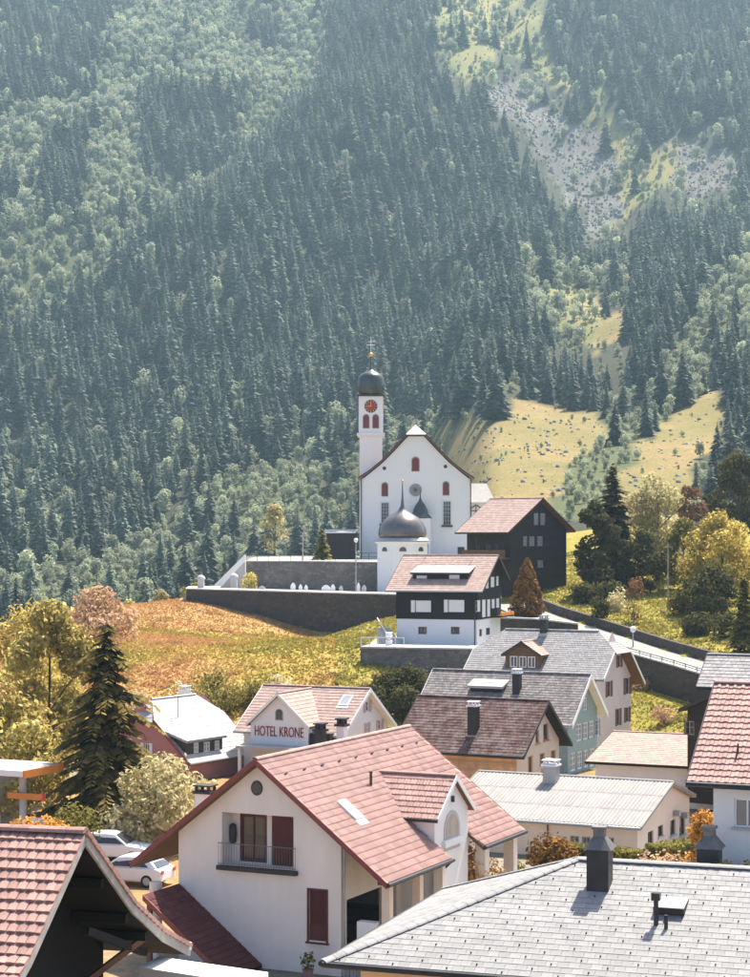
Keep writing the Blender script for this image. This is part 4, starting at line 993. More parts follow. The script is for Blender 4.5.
# ------------------------------------------------------------------ houses of the village
WK = dict(frame=wood_wh, sub=True)
def zf(pts, off, k): return [(off[0]+a/k, off[1]+b/k, off[0]+c/k, off[1]+d/k) for a, b, c, d in pts]
def village():
    # T: house with the wavy red tile roof at the right edge
    h = House('house', 'cream house with ribbed red tile roof at the right edge', (16.3,65.0,-5.02), -67.5, 4.7, 4.3, 4.3, .69, -14.5, xl=-3.7, xr=3.7, oy=.2, oyB=.75, wall=offwht)
    # its ridge ends at the left; the right end lies out of the frame
    h.A = h.A; h.windows('E', [(734,798.5,760,828)], frame=wood_wh, pane=glass, sill=concrete, bars=1, cross=0)
    h.walls(); h.roof(tile_red, .27, .30, PROF_WAVE, .04, (0,300), trim_dk, wood_dk, gutter=metal_dk, bond=False)
    m = MB(); p = h.onroof(738,754,-1); m.bar((p[0],p[1],p[2]), (p[0],p[1],p[2]+.35), .05,.05); m.bar((p[0],p[1],p[2]+.3),(p[0]-.3,p[1],p[2]-.1),.04,.04); m.build('roof_hook', metal_dk, h.root)
    # E: low house with grey corrugated roof
    h = House('house', 'low cream house with pale corrugated roof behind the hedges', (16.50,105,-13.38), -64.8, 11.6, 4.45, 6.04, .28, -17.4, xl=-5.7, xr=4.2, oy=.3, wall=peach)
    o2 = (480,760); k = 3.26
    h.windows('E', zf([(293,247,323,278),(332,250,360,278),(410,252,437,280)], o2, k), frame=wood_gr, bars=1, cross=0)
    h.windows('A', zf([(547,232,565,292),(580,213,597,250),(620,195,637,245),(650,180,668,245)], o2, k), frame=wood_md, bars=0, cross=0, sill=concrete)
    h.walls(); h.roof(eternit, .22, 1.9, PROF_CORR, .012, 0, eternit, wood_gr, gutter=metal_gr, barge=.14, bond=False)
    p = h.onroof(550,783,-1); chimney(h.root, p[0]+.2, p[1], p[2]-.3, p[2]+.95, .75, .75, metal_gr, metal_wh)
    for px, py in ((674,813),(682,815)):
        p = h.on('A', px, py); m = MB(); m.box(p[0]-.18,p[0]+.18,p[1]-.35,p[1]-.02,p[2]-.15,p[2]+.15); m.build('wall_vent', metal_gr, h.root)
    p = h.on('E', 548, 830); m = MB(); m.tube([(h.xl-.06,p[1],h.zr(h.xl)-.1),(h.xl-.06,p[1],-1)], .05, 6); m.build('downpipe', shut_br, h.root)
    # G: ochre house, brown mossy roof
    h = House('house', 'ochre house with mossy brown roof and tall dark chimney', (11.70,128,-10.84), -62.1, 9.79, 4.20, 4.26, .78, -17.2, wall=peach, xl=-3.7, xr=3.5, oy=.7)
    o5 = (400,620); k = 4.6875
    h.windows('A', zf([(600,638,622,720),(655,625,678,675),(707,610,730,668),(672,485,697,565),(636,515,652,578)], o5, k), frame=shut_or, bars=0, cross=0, shutter=None, sill=shut_or)
    h.windows('E', [(541,768,548,782)], frame=shut_or, bars=0)
    h.walls(); h.roof(tile_brown, .26, .28, PROF_FLAT, .03, 0, trim_dk, wood_dk, gutter=metal_dk)
    m = MB(); m.box(h.xl-.05, h.xl-.01, .75, h.L-.75, .3, h.zr(h.xl)-.1); m.build('plank_cladding', ochre_plank, h.root)
    p = h.onroof(472,735,-1); chimney(h.root, p[0]+.25, p[1], p[2]-.4, p[2]+1.9, .62, .62, metal_dk, metal_wh)
    # H: teal house
    h = House('house', 'teal shingled house with white bargeboards and rows of white windows', (15.92,140,-9.91), -63.1, 12.86, 3.6, 3.89, .87, -17.2, wall=tealw, xl=-3.2, xr=2.9, oy=.6)
    o6 = (530,630); k = 4.41
    W = [(205,413,232,490),(235,407,258,484),(262,400,284,475),(288,393,310,468),(180,541,205,622),(210,535,234,613),(238,529,260,606),(264,522,287,600),(290,513,314,590),(236,298,255,355)]
    h.windows('A', zf(W, o6, k), frame=shut_wh, pane=glass_lt, bars=1, cross=2, fw=.1)
    h.walls(); h.roof(tile_grey2, .26, .26, PROF_FLAT, .028, 0, wood_wh, wood_wh, gutter=metal_gr, barge=.28)
    p = h.onroof(516,694,-1); chimney(h.root, p[0]+.2, p[1], p[2]-.4, p[2]+1.5, .55, .55, metal_dk, metal_wh)
    a = h.onroof(472,692,-1); b = h.onroof(500,694,-1)
    shed_dormer(h, -1, min(a[1],b[1])-.1, max(a[1],b[1])+.1, -a[0], h.zr(abs(a[0]))+.55, .35, pale_sheet, wood_dk, .5, .9, PROF_FLAT, [], pale_sheet)
    # I: pink house with half-hipped roof
    h = House('house', 'tall pink house with brown shutters and half-hipped grey roof', (20.06,154,-7.45), -63.1, 12.3, 5.6, 4.40, .80, -17.0, wall=pinkw, xl=-3.7, xr=4.6, oy=.9)
    W = [(332,227,364,293),(412,212,446,281),(374,348,404,420),(413,342,444,404),(343,497,372,530),(380,490,412,522),(418,480,450,514),(378,112,408,163)]
    h.windows('A', zf([(a+9,b,c-9,d) for a,b,c,d in W], o6, k), frame=shut_br, pane=glass, shutter=shut_br, bars=1, cross=1, fw=.06)
    h.walls(); half_hip_roof(h, tile_grey, .28, .26, 1.55)
    p = h.onroof(541,640,-1); chimney(h.root, -.3, p[1], h.hr-.5, h.hr+.9, .55, .55, metal_dk, metal_gr)
    c = h.onroof(523,668,-1); yc = c[1]
    o, ro, df = gable_dormer(h, -1, yc, 1.75, -c[0]+.1, h.zr(abs(c[0]))+2.15, .62, tile_pink, wood_md, .28, .26, PROF_FLAT, trim_dk, [(-1.1,-.45,h.zr(abs(c[0]))+.05,h.zr(abs(c[0]))+.95,.1),(-.33,.33,h.zr(abs(c[0]))+.05,h.zr(abs(c[0]))+.95,.1),(.45,1.1,h.zr(abs(c[0]))+.05,h.zr(abs(c[0]))+.95,.1)], .3, caps=False)
    for u in (-1.1,-.33,.45): add_window(o, df, u, u+.65, h.zr(abs(c[0]))+.05, h.zr(abs(c[0]))+.95, frame=wood_wh, depth=.1, sub=False, bars=1, cross=0)
    # J: the hotel
    h = House('hotel', 'white hotel with pink tile roofs and red lettering on its gable', (-.33,138,-10.80), -65.5, 8.77, 4.73, 4.6, .65, -17.3, wall=white, xl=-4.0, xr=4.1, oy=.5, cat='hotel')
    o4 = (230,660); k = 4.167
    h.windows('A', zf([(566,262,577,302),(617,250,631,290),(565,172,580,215)], o4, k), frame=wood_wh, shutter=shut_pk, bars=0, cross=1)
    h.walls(); h.roof(tile_pink, .3, .34, PROF_FLAT, .03, 0, wood_wh, wood_wh, gutter=metal_gr, barge=.24)
    p = h.plane(279.2,693.1,(1,0,0),-5.2); hf = -p[0]
    o, ro, df = gable_dormer(h, -1, p[1], 2.55, 5.2, p[2], .90, tile_pink, white, .3, .34, PROF_FLAT, wood_wh, None, .3, fdrop=6, name='front_gable')
    fr = Frame((-5.2, p[1], 0), (0,-1,0), (-1,0,0))
    arc = [(-.24,0),(.24,0),(.24,.5)]+[(.24*math.cos(t), .5+.24*math.sin(t)) for t in np.linspace(0, math.pi, 9)[1:-1]]+[(-.24,.5)]
    m = MB(); m.prism([(a*1.3, p[2]-1.92+b*1.1-.03) for a, b in arc], .0, .03, 0, lambda a, b, c: fr.p(a, b, c)); wo = m.build('arched_window', wood_gr, h.root)
    m = MB(); m.prism([(a, p[2]-1.88+b) for a, b in arc], .031, .04, 0, lambda a, b, c: fr.p(a, b, c)); m.build('pane', glass, wo)
    lettering('HOTEL KRONE', fr, -1.95, 1.95, p[2]-3.1, .72, letter, h.root)
    a = h.onroof(346,701,-1); skylight(h, -1, a[1]-.4, a[1]+.4, -a[0]-.5, -a[0]+.5)
    m = MB(); z = p[2]-3.75; m.box(-6.9,-5.21,p[1]-2.9,p[1]+2.6,z-.12,z+.06); m.build('porch_roof', pale_sheet, h.root)
    for yy in (p[1]-2.7, p[1]+2.4):
        m = MB(); m.box(-6.75,-6.55,yy-.1,yy+.1,-1.5,z-.12); m.build('porch_post', white, h.root)
    m = MB(); m.box(-5.15,-3.9,p[1]-4.0,p[1]-2.4,z-.4,z+1.0); m.build('side_bay', wood_dk, h.root)
    # K: red house, pale roof
    h = House('house', 'red house with pale grey roof and dark shed dormer', (-16.84,135,-11.43), 32, 8.2, 4.6, 4.6, .9, -17.6, wall=redw, xl=-4.0, xr=4.0, oy=.5)
    ok = (100,680); k = 4.6875
    h.windows('A', zf([(207,297,232,360)], ok, k), frame=wood_wh, shutter=shut_wh, bars=1, cross=1)
    h.windows('C', zf([(385,390,405,430)], ok, k), frame=wood_wh)
    h.walls(); half_hip_roof(h, pale_sheet, .45, .45, 1.3)
    c = h.onroof(187.5,755,1); d = h.onroof(219.5,751,1)
    q = [h.plane(100+x/k, 680+y/k, (1,0,0), c[0]) for x, y in ((440,296),(462,340),(487,292),(515,335),(538,285),(560,325))]
    wn = [(q[i][1], q[i+1][1], q[i+1][2], q[i][2]) for i in (0,2,4)]
    shed_dormer(h, 1, c[1]-.15, wn[2][1]+.35, c[0], max(t[3] for t in wn)+.3, .30, pale_sheet, trim_dk, .45, .5, PROF_FLAT, wn, metal_gr, wood_wh, glass_lt)
    p = h.onroof(172,739,1); m = MB(); m.lathe([(.22,0),(.22,.06)], 12, tuple(p)); m.build('satellite_dish', trim_dk, h.root)
    p = h.onroof(178,718,1); m = MB(); m.tube([p, (p[0],p[1],p[2]+1.6)], .03, 5); m.bar((p[0]-.3,p[1],p[2]+1.5),(p[0]+.3,p[1],p[2]+1.5),.03,.03); m.build('antenna', trim_dk, h.root)
    chimney(h.root, -1.2, 7.0, h.zr(1.4), h.zr(1.2)+1.3, .6, .6, offwht, white)
    # N: chalet
    h = House('chalet', 'chalet with black timber upper storey on a white base below the church', (11.59,178,-1.44), -70.1, 9.4, 3.77, 5.24, .61, -10.2, wall=white, xl=-4.35, xr=3.3, oy=.8, cat='house')
    o8 = (350,470); k = 3.125; zt_ = 2.88
    up = [(205,408,253,444),(308,406,357,444)]
    h.windows('E', zf([(213,490,240,513),(315,490,342,513)], o8, k), frame=wood_md, bars=1, cross=0)
    h.windows('A', zf([(404,497,413,520),(425,493,438,515)], o8, k), frame=wood_md, bars=0, cross=0)
    lw = h.walls(drop=2.5)
    for f in 'AE': h.holes[f] = []
    # the black timber storey wraps the upper walls 5 cm proud
    e = .05; h2 = {'A': Frame((0,h.oy-e,0),(1,0,0),(0,-1,0)), 'E': Frame((h.xl-e,0,0),(0,1,0),(-1,0,0)), 'C': Frame((h.xr+e,0,0),(0,1,0),(1,0,0)), 'B': Frame((0,h.L-h.oyB+e,0),(1,0,0),(0,1,0))}
    old = h.F; h.F = h2
    h.windows('E', zf(up, o8, k), frame=wood_wh, pane=glass_lt, bars=3, cross=1, depth=.12)
    h.windows('A', zf([(424,336,434,370),(440,334,452,366),(457,332,465,362),(394,407,408,443),(413,405,425,460),(429,404,439,458),(443,403,453,432),(457,401,467,430)], o8, k), frame=wood_wh, pane=glass_lt, bars=0, cross=1, depth=.12)
    m = MB(); xl, xr = h.xl-e, h.xr+e
    for f in 'AB': wallface(m, [(xl,zt_),(xr,zt_),(xr,h.zr(xr)-.04),(0,h.hr-.04),(xl,h.zr(xl)-.04)], h.holes[f], h2[f].O, h2[f].U, h2[f].N, .12)
    for f, x in (('C',xr),('E',xl)): wallface(m, [(h.oy-e,zt_),(h.L-h.oyB+e,zt_),(h.L-h.oyB+e,h.zr(x)-.04),(h.oy-e,h.zr(x)-.04)], h.holes[f], h2[f].O, h2[f].U, h2[f].N, .12)
    m.build('timber_storey', wood_dk, h.root); h.F = old
    for b in up:
        u0, u1, z0, z1 = h.uz('E', zf([b], o8, k)[0]); m = MB(); fr = h2['E']; fr.box(m, u1+.04, u1+.42, z0-.02, z1+.02, .01, .05); m.build('shutter', shut_wh, h.root)
    h.roof(tile_pink, .3, .32, PROF_FLAT, .03, 0, trim_dk, wood_dk, gutter=metal_gr)
    a = h.plane(350+197/k, 470+352/k, (1,0,0), -3.6); b = h.plane(350+368/k, 470+352/k, (1,0,0), -3.6)
    wn = []
    for bx in zf([(208,330,240,355),(310,328,342,353)], o8, k):
        p1 = h.plane(bx[0], bx[3], (1,0,0), -3.6); p2 = h.plane(bx[2], bx[1], (1,0,0), -3.6); wn.append((min(p1[1],p2[1]), max(p1[1],p2[1]), p1[2], p2[2]))
    shed_dormer(h, -1, min(a[1],b[1]), max(a[1],b[1]), 3.6, max(t[3] for t in wn)+.25, .28, metal_gr, wood_dk, .5, .8, PROF_FLAT, wn, trim_dk, wood_wh, shut_wh)
    m = MB(); m.box(h.xl-.02, h.xr-.1, h.oy-.04, h.oy-.01, -2.4, -.1); p = h.uz('A', zf([(440,430,475,452)], o8, k)[0])
    m = MB(); fr = h2['A']; fr.box(m, p[0], p[1]+.6, p[2]-.2, p[2]-.05, .0, 1.0); bo = m.build('balcony', wood_dk, h.root)
    m = MB(); fr.box(m, p[0], p[1]+.6, p[2]-.05, p[2]+.25, .85, 1.0); m.build('flower_box', orange_p, bo)
    p = h.on('E', 474.5, 620); m = MB(); m.tube([(h.xl-.07, h.oy+.2, h.zr(h.xl)-.2),(h.xl-.07, h.oy+.2, -2)], .05, 6); m.build('downpipe', metal_dk, h.root)
    for yy, hh in ((2.2,1.6),(7.0,1.1)):
        m = MB(); m.tube([(0,yy,h.hr-.1),(0,yy,h.hr+hh)], .025, 5)
        for q in range(4): m.bar((-.32+.05*q,yy,h.hr+hh-.12*q),(.32-.05*q,yy,h.hr+hh-.12*q),.02,.02)
        m.build('antenna', trim_dk, h.root)
    # O: old timber house
    h = House('timber_house', 'large dark timber house with brown tiled roof beside the church', (18.76,212,4.69), -47.2, 7.6, 5.87, 6.2, .62, -6.6, wall=dark_plank, xl=-5.0, xr=5.2, oy=.7, cat='house')
    h.windows('A', zf([(575,135,590,172),(595,135,611,172),(541,207,555,238),(560,207,578,238),(585,207,603,238),(586,282,605,305)], o8, k), frame=wood_gr, pane=glass_lt, bars=1, cross=1)
    h.windows('E', zf([(390,235,405,262),(420,232,440,262),(450,230,465,260)], o8, k), frame=wood_red, pane=glass, bars=1)
    h.walls(); h.roof(tile_pink, .3, .34, PROF_FLAT, .03, 0, wood_red, wood_md, gutter=metal_dk)
    m = MB(); m.box(h.xl-.9, h.xl-.02, .75, h.L-.75, 4.5, 4.65); bo = m.build('balcony', wood_md, h.root)
    m = MB(); m.box(h.xl-.9, h.xl-.84, .75, h.L-.75, 4.65, 5.5); m.build('balcony_rail', wood_md, bo)
    # S: grey roofed house right, and the dark shed
    h = House('house', 'red-brown house with grey shingle roof behind the ribbed red tile roof', (22.6,110,-6.7), -66, 3.4, 2.6, 2.6, .66, -12.5, wall=wood_md, xl=-1.7, xr=2.1, oy=.5, oyB=.7)
    h.walls(); h.roof(tile_grey, .3, .3, PROF_FLAT, .03, 0, trim_dk, wood_dk)
    h = House('shed', 'small dark timber shed between the lawn and the red tile roof', (20.9,118,-9.6), 38, 6, 2.3, 2.3, .45, -15, wall=dark_plank, xl=-1.9, xr=1.9, oy=.4, cat='shed')
    h.windows('A', [(684,721,694,735)], frame=wood_gr, pane=glass, bars=1, cross=1)
    h.walls(); h.roof(tile_grey2, .3, .3, PROF_FLAT, .03, 0, trim_dk, wood_dk)
    # F: flat pinkish roof annex
    h = House('house', 'low annex with broad shallow pinkish brown roof in front of the pink house', (25.2,124,-12.9), -66, 10, 3.3, 6.2, .22, -17.2, wall=offwht, xl=-5.6, xr=2.8, oy=.5)
    h.walls(); h.roof(tile_pink, .35, .35, PROF_FLAT, .022, 0, trim_dk, wood_dk)
def lettering(txt, fr, u0, u1, z0, ht, mat, parent):
    cu = bpy.data.curves.new('lettering', 'FONT'); cu.body = txt; cu.extrude = .02; cu.size = 1.; cu.resolution_u = 4
    tmp = bpy.data.objects.new('tmp', cu); COL.objects.link(tmp); dg = bpy.context.evaluated_depsgraph_get()
    me = bpy.data.meshes.new_from_object(tmp.evaluated_get(dg)); bpy.data.objects.remove(tmp)
    co = np.zeros(len(me.vertices)*3); me.vertices.foreach_get('co', co); co = co.reshape(-1,3)
    mn, mx = co.min(0), co.max(0); co[:,0] = u0+(co[:,0]-mn[0])/(mx[0]-mn[0])*(u1-u0); co[:,1] = z0+(co[:,1]-mn[1])/(mx[1]-mn[1])*ht
    O, U, Nn = (np.array(v) for v in (fr.O, fr.U, fr.N))
    w_ = O+co[:,:1]*U+co[:,1:2]*np.array([0,0,1])+(.035+co[:,2:3])*Nn
    me.vertices.foreach_set('co', w_.ravel()); me.materials.clear(); me.materials.append(mat); me.update()
    return link('lettering', me, parent)
def half_hip_roof(h, mat, tw, tl, cut):
    """roof of house h with both gables cut by a small hip, cut metres below the ridge"""
    hr, L, s = h.hr, h.L, h.sl; k = math.sqrt(1+s*s); xc = cut/s; yh = xc*1.05; m = MB(); R = h.root
    for sg, W in ((1, h.wC), (-1, h.wE)):
        top = [(0,yh,hr),(sg*xc,0,hr-cut),(sg*W,0,h.zr(W)),(sg*W,L,h.zr(W)),(sg*xc,L,hr-cut),(0,L-yh,hr)]
        n = len(top); m.raw([(p[0],p[1],p[2]-.012) for p in top]+[(p[0],p[1],p[2]-.2) for p in top], [tuple(range(n)), tuple(range(2*n-1,n-1,-1))]+[(i,(i+1)%n,n+(i+1)%n,n+i) for i in range(n)])
    for y0, y1 in ((0, yh), (L, L-yh)): 
        t = [(-xc,y0,hr-cut),(xc,y0,hr-cut),(0,y1,hr)]; m.raw([(p[0],p[1],p[2]-.012) for p in t]+[(p[0],p[1],p[2]-.2) for p in t], [(0,1,2),(5,4,3),(0,1,4,3)])
    ro = m.build('roof', wood_md, R)
    for sg, W, sd in ((1, h.wC, 1), (-1, h.wE, 2)):
        lay_tiles(R, ro, (0,0,hr), (0,1,0), (sg/k,0,-s/k), L, W*k, tw, tl, PROF_FLAT, .028, mat, 0, sd, [(yh,0),(L-yh,0),(L,xc*k),(L,W*k),(0,W*k),(0,xc*k)])
    for y0, y1, sg in ((0, yh, -1), (L, L-yh, 1)):
        d = Vector((0, y0-y1, -cut)); Ld = d.length+.25
        lay_tiles(R, ro, (-xc, y1, hr), (1,0,0), d, 2*xc, Ld, tw, tl, PROF_FLAT, .028, mat, 0, 3, [(xc-.01,0),(xc+.01,0),(2*xc,Ld),(0,Ld)])
    ridge_caps(ro, (0,yh,hr+.03), (0,L-yh,hr+.03), mat, cap=False)
    for y0, sg in ((-.05,-1), (L+.005,1)):
        b = MB()
        for q, W in ((1, h.wC), (-1, h.wE)): b.prism([(q*xc,hr-cut+.05),(q*W,h.zr(W)+.05),(q*W,h.zr(W)-.2),(q*xc,hr-cut-.2)], y0, y0+.045, 0, lambda a, b_, c: (a, c, b_))
        b.build('bargeboard', wood_wh if mat is tile_grey else trim_red, R)
    for W, sg in ((h.wC,1), (-h.wE,-1)):
        g = MB(); g.tube([(W+sg*.07,0,h.zr(W)-.07),(W+sg*.07,L,h.zr(W)-.07)], .08, 7); g.build('gutter', metal_gr, R)
    h.ro = ro
village()

# ------------------------------------------------------------------ church, chapel, walls, road
def arch_poly(w_, h_, n=9):
    r = w_/2; return [(-r,0),(r,0),(r,h_-r)]+[(r*math.cos(t), h_-r+r*math.sin(t)) for t in np.linspace(0, math.pi, n)[1:-1]]+[(-r,h_-r)]
def arched(root, fr, u, z, w_, h_, pane, frame, name='arched_window', n0=.0):
    m = MB(); m.prism([(u+a*1.22, z-.08+b*1.12) for a, b in arch_poly(w_, h_)], n0+.002, n0+.05, 0, lambda a, b, c: fr.p(a, b, c)); o = m.build(name, frame, root)
    m = MB(); m.prism([(u+a, z+b) for a, b in arch_poly(w_, h_)], n0+.051, n0+.06, 0, lambda a, b, c: fr.p(a, b, c)); m.build('pane', pane, o); return o
def church():
    Y = 280.; base = -2.9; S = F/Y; x = lambda px: (px-375)/S; z = lambda py: (H0-py)/S-base
    R = empty('church', (0, Y, base+ZC), 0, 'white baroque church with a tall clock tower on the hill', 'church')
    xl, xr = x(362), x(470); xc = (xl+xr)/2; L = 30.
    ye = z(478); yt = z(434.5); hw = (xr-xl)/2+.6
    # bell-cast gable outline from the eave up to the cut top
    prof = [(hw, ye), (hw*.80, ye+(yt-ye)*.17), (hw*.60, ye+(yt-ye)*.39), (hw*.40, ye+(yt-ye)*.66), (hw*.165, yt)]
    m = MB(); fr = Frame((0,0,0),(1,0,0),(0,-1,0))
    inner = [(a*(1-.6/hw) if i == 0 else a-.25, b-.25) for i, (a, b) in enumerate(prof)]
    zb = -1.5
    for i in range(len(inner)-1):
        (a, b), (c, d) = inner[i], inner[i+1]
        m.poly([fr.p(xc-a,b), fr.p(xc+a,b), fr.p(xc+c,d), fr.p(xc-c,d)])
    m.poly([fr.p(xl,zb), fr.p(xr,zb), fr.p(xc+inner[0][0],inner[0][1]), fr.p(xc-inner[0][0],inner[0][1])])
    for X in (xl, xr): m.poly([(X,0,zb),(X,L,zb),(X,L,ye),(X,0,ye)])
    m.poly([(xl,L,zb),(xr,L,zb),(xr,L,ye),(xc,L,yt),(xl,L,ye)])
    m.build('wall', white, R)
    ap = z(424); m = MB(); of = -.45
    full = prof+[(0, ap)]
    for sg in (-1, 1):
        for i in range(len(prof)-1):
            (a, b), (c, d) = prof[i], prof[i+1]
            m.hexa([(xc+sg*a,of,b-.22),(xc+sg*c,of,d-.22),(xc+sg*c,L,d-.22),(xc+sg*a,L,b-.22),(xc+sg*a,of,b),(xc+sg*c,of,d),(xc+sg*c,L,d),(xc+sg*a,L,b)])
        a, b = prof[-1]
        m.hexa([(xc+sg*a,of,b-.2),(xc,2.6,ap-.2),(xc,L,ap-.2),(xc+sg*a,L,b-.2),(xc+sg*a,of,b),(xc,2.6,ap),(xc,L,ap),(xc+sg*a,L,b)])
    ro = m.build('roof', tile_pink, R)
    a, b = prof[-1]; m = MB(); m.raw([(xc-a-.1,of-.1,b),(xc+a+.1,of-.1,b),(xc,2.6,ap+.03),(xc-a-.1,of-.1,b-.15),(xc+a+.1,of-.1,b-.15)], [(0,1,2),(0,1,4,3)]); m.build('half_hip', white, ro)
    m = MB()
    for sg in (-1, 1):
        for i in range(len(prof)-1): m.bar((xc+sg*prof[i][0],of-.06,prof[i][1]-.02), (xc+sg*prof[i+1][0],of-.06,prof[i+1][1]-.02), .1, .22)
    m.bar((xc-a-.1,of-.17,b-.1),(xc+a+.1,of-.17,b-.1),.12,.2); m.build('verge_trim', wood_red, R)
    for sg in (-1, 1):
        m = MB(); X = xc+sg*(hw-.5); m.tube([(X,-.15,ye-.2),(X,-.15,-1)], .08, 6); m.build('downpipe', trim_dk, R)
    # openings
    for px, yb, yt_, w_ in ((384.8,496,483,.85),(446,495,482,.85)): arched(R, fr, x(px), z(yb), w_, z(yt_)-z(yb), winered, wood_gr)
    arched(R, fr, x(415.5), z(471), 1.0, z(457.5)-z(471), winered, wood_gr)
    for px, a0, a1 in ((385,502.6,523.5),(447,501.5,525)):
        add_window(R, Frame((0,0,0),(1,0,0),(0,-1,0)), x(px)-.55, x(px)+.55, z(a1), z(a0), frame=concrete, pane=glass, bars=2, cross=5, depth=-.06)
        m = MB(); m.box(x(px)-.8, x(px)+.8, -.25, -.002, z(a1)-.3, z(a1)-.02); m.build('sill', trim_dk, R)
    m = MB(); c = (x(415.5), z(490)); m.prism([(c[0]+.95*math.cos(t), c[1]+.95*math.sin(t)) for t in np.linspace(0,2*math.pi,21)[:-1]], .002, .07, 0, lambda a, b, d: fr.p(a, b, d)); o = m.build('rose_window', wood_gr, R)
    m = MB(); m.prism([(c[0]+.78*math.cos(t), c[1]+.78*math.sin(t)) for t in np.linspace(0,2*math.pi,21)[:-1]], .071, .08, 0, lambda a, b, d: fr.p(a, b, d)); m.build('pane', glass_lt, o)
    m = MB()
    for k in range(6):
        t = k*math.pi/6; m.bar(fr.p(c[0]-.75*math.cos(t), c[1]-.75*math.sin(t), .1), fr.p(c[0]+.75*math.cos(t), c[1]+.75*math.sin(t), .1), .05, .05)
    m.build('tracery', trim_dk, o)
    for px, py in ((384.4,468.3),(445.4,466.5)):
        m = MB(); m.prism([(x(px)+.28*math.cos(t), z(py)+.28*math.sin(t)) for t in np.linspace(0,2*math.pi,15)[:-1]], .002, .03, 0, lambda a, b, d: fr.p(a, b, d)); m.build('oculus', trim_dk, R)
    m = MB(); m.box(x(461)-.5, x(461)+.5, -.05, -.002, z(556), z(547)); m.build('side_door', trim_dk, R)
    # entrance porch with a bell-shaped roof
    pc = x(420); m = MB(); m.box(pc-1.45, pc+1.45, -3.4, -.003, -1.5, z(518.5)); m.build('porch', white, R)
    m = MB(); m.lathe([(1.95,0),(1.6,.25),(1.25,.7),(1.1,1.3),(.75,2.0),(.3,2.5),(.12,3.0),(.05,3.9),(.0,4.6)], 8, (pc,-1.7,z(518.5)), 0, math.pi/8); m.build('porch_roof', copper, R, True)
    # tower
    Yt = 6.5; St = F/(Y+Yt); xt = lambda px: (px-375)/St; zt_ = lambda py: (H0-py)/St-base
    a, b = xt(359.5), xt(382.3); c = (a+b)/2; hw = (b-a)/2
    m = MB(); m.box(a, b, Yt, Yt+2*hw, -1.5, zt_(433)); sh = m.build('tower_shaft', white, R)
    m = MB(); e = .12; z1 = zt_(433); z2 = zt_(396.3)
    m.box(a-e, b+e, Yt-e, Yt+2*hw+e, z1+.002, z2); m.build('belfry', white, R)
    m = MB(); m.box(a-.4, b+.4, Yt-.4, Yt+2*hw+.4, z1-.25, z1); m.box(a-.28, b+.28, Yt-.28, Yt+2*hw+.28, z1-.45, z1-.252); m.build('cornice', white, R)
    m = MB(); m.box(a-.38, b+.38, Yt-.38, Yt+2*hw+.38, z2+.002, z2+.22); m.build('upper_cornice', trim_dk, R)
    for i in range(4):
        an = i*math.pi/2; cx, cyy = c, Yt+hw; U = (math.cos(an), math.sin(an), 0); Nn = (math.sin(an), -math.cos(an), 0)
        f4 = Frame((cx+Nn[0]*(hw+e), cyy+Nn[1]*(hw+e), 0), U, Nn)
        for du in (-.72, .72): arched(R, f4, du, zt_(428), .85, zt_(415)-zt_(428), winered, wood_gr, 'belfry_opening')
        zc = zt_(406.3); rr = .98
        m = MB(); m.prism([(rr*math.cos(t), zc+rr*math.sin(t)) for t in np.linspace(0,2*math.pi,25)[:-1]], .002, .06, 0, lambda a_, b_, d: f4.p(a_, b_, d)); ck = m.build('clock_face', trim_dk, R)
        m = MB(); m.prism([(rr*.66*math.cos(t), zc+rr*.66*math.sin(t)) for t in np.linspace(0,2*math.pi,25)[:-1]], .061, .068, 0, lambda a_, b_, d: f4.p(a_, b_, d)); m.build('clock_centre', clockred, ck)
        m = MB()
        for k in range(12):
            t = k*math.pi/6; m.bar(f4.p(rr*.70*math.cos(t), zc+rr*.70*math.sin(t), .075), f4.p(rr*.93*math.cos(t), zc+rr*.93*math.sin(t), .075), .13, .03, up=Nn)
        tag(m.build('hour_marks', clockred if False else gold, ck), kind='stuff')
        m = MB(); m.bar(f4.p(.06,zc,.09), f4.p(-.62,zc,.09), .1, .02, up=Nn); m.build('hour_hand', gold, ck)
        m = MB(); m.bar(f4.p(0,zc-.1,.11), f4.p(0,zc+.85,.11), .09, .02, up=Nn); m.build('minute_hand', gold, ck)
    cc = (c, Yt+hw, z2+.22); q = hw*1.06
    m = MB(); m.lathe([(q*1.0,0),(q*1.02,.35),(q*1.12,.8),(q*1.17,1.5),(q*1.15,2.2),(q*1.06,2.8),(q*.88,3.2),(q*.55,3.55),(q*.26,3.8),(q*.13,4.1),(.11,4.8),(.07,5.9)], 12, cc, 0, math.pi/12); m.build('onion_dome', copper, R, True)
    zb_ = cc[2]+5.9; m = MB(); m.lathe([(.02,-.34),(.22,-.24),(.33,0),(.22,.24),(.02,.34)], 12, (cc[0],cc[1],zb_+.3)); m.build('gilded_ball', gold, R, True)
    m = MB(); m.box(cc[0]-.05,cc[0]+.05,cc[1]-.05,cc[1]+.05,zb_+.6,zb_+3.0)
    m.box(cc[0]-.62,cc[0]+.62,cc[1]-.045,cc[1]+.045,zb_+1.75,zb_+1.87); m.box(cc[0]-.42,cc[0]+.42,cc[1]-.045,cc[1]+.045,zb_+2.25,zb_+2.36); m.build('patriarchal_cross', metal_wh, R)
    # low sacristy at the right
    s0, s1 = x(470.3), x(493); m = MB(); ys = 3.; m.box(s0, s1, ys, ys+9, -1.5, z(502)); m.build('sacristy', white, R)
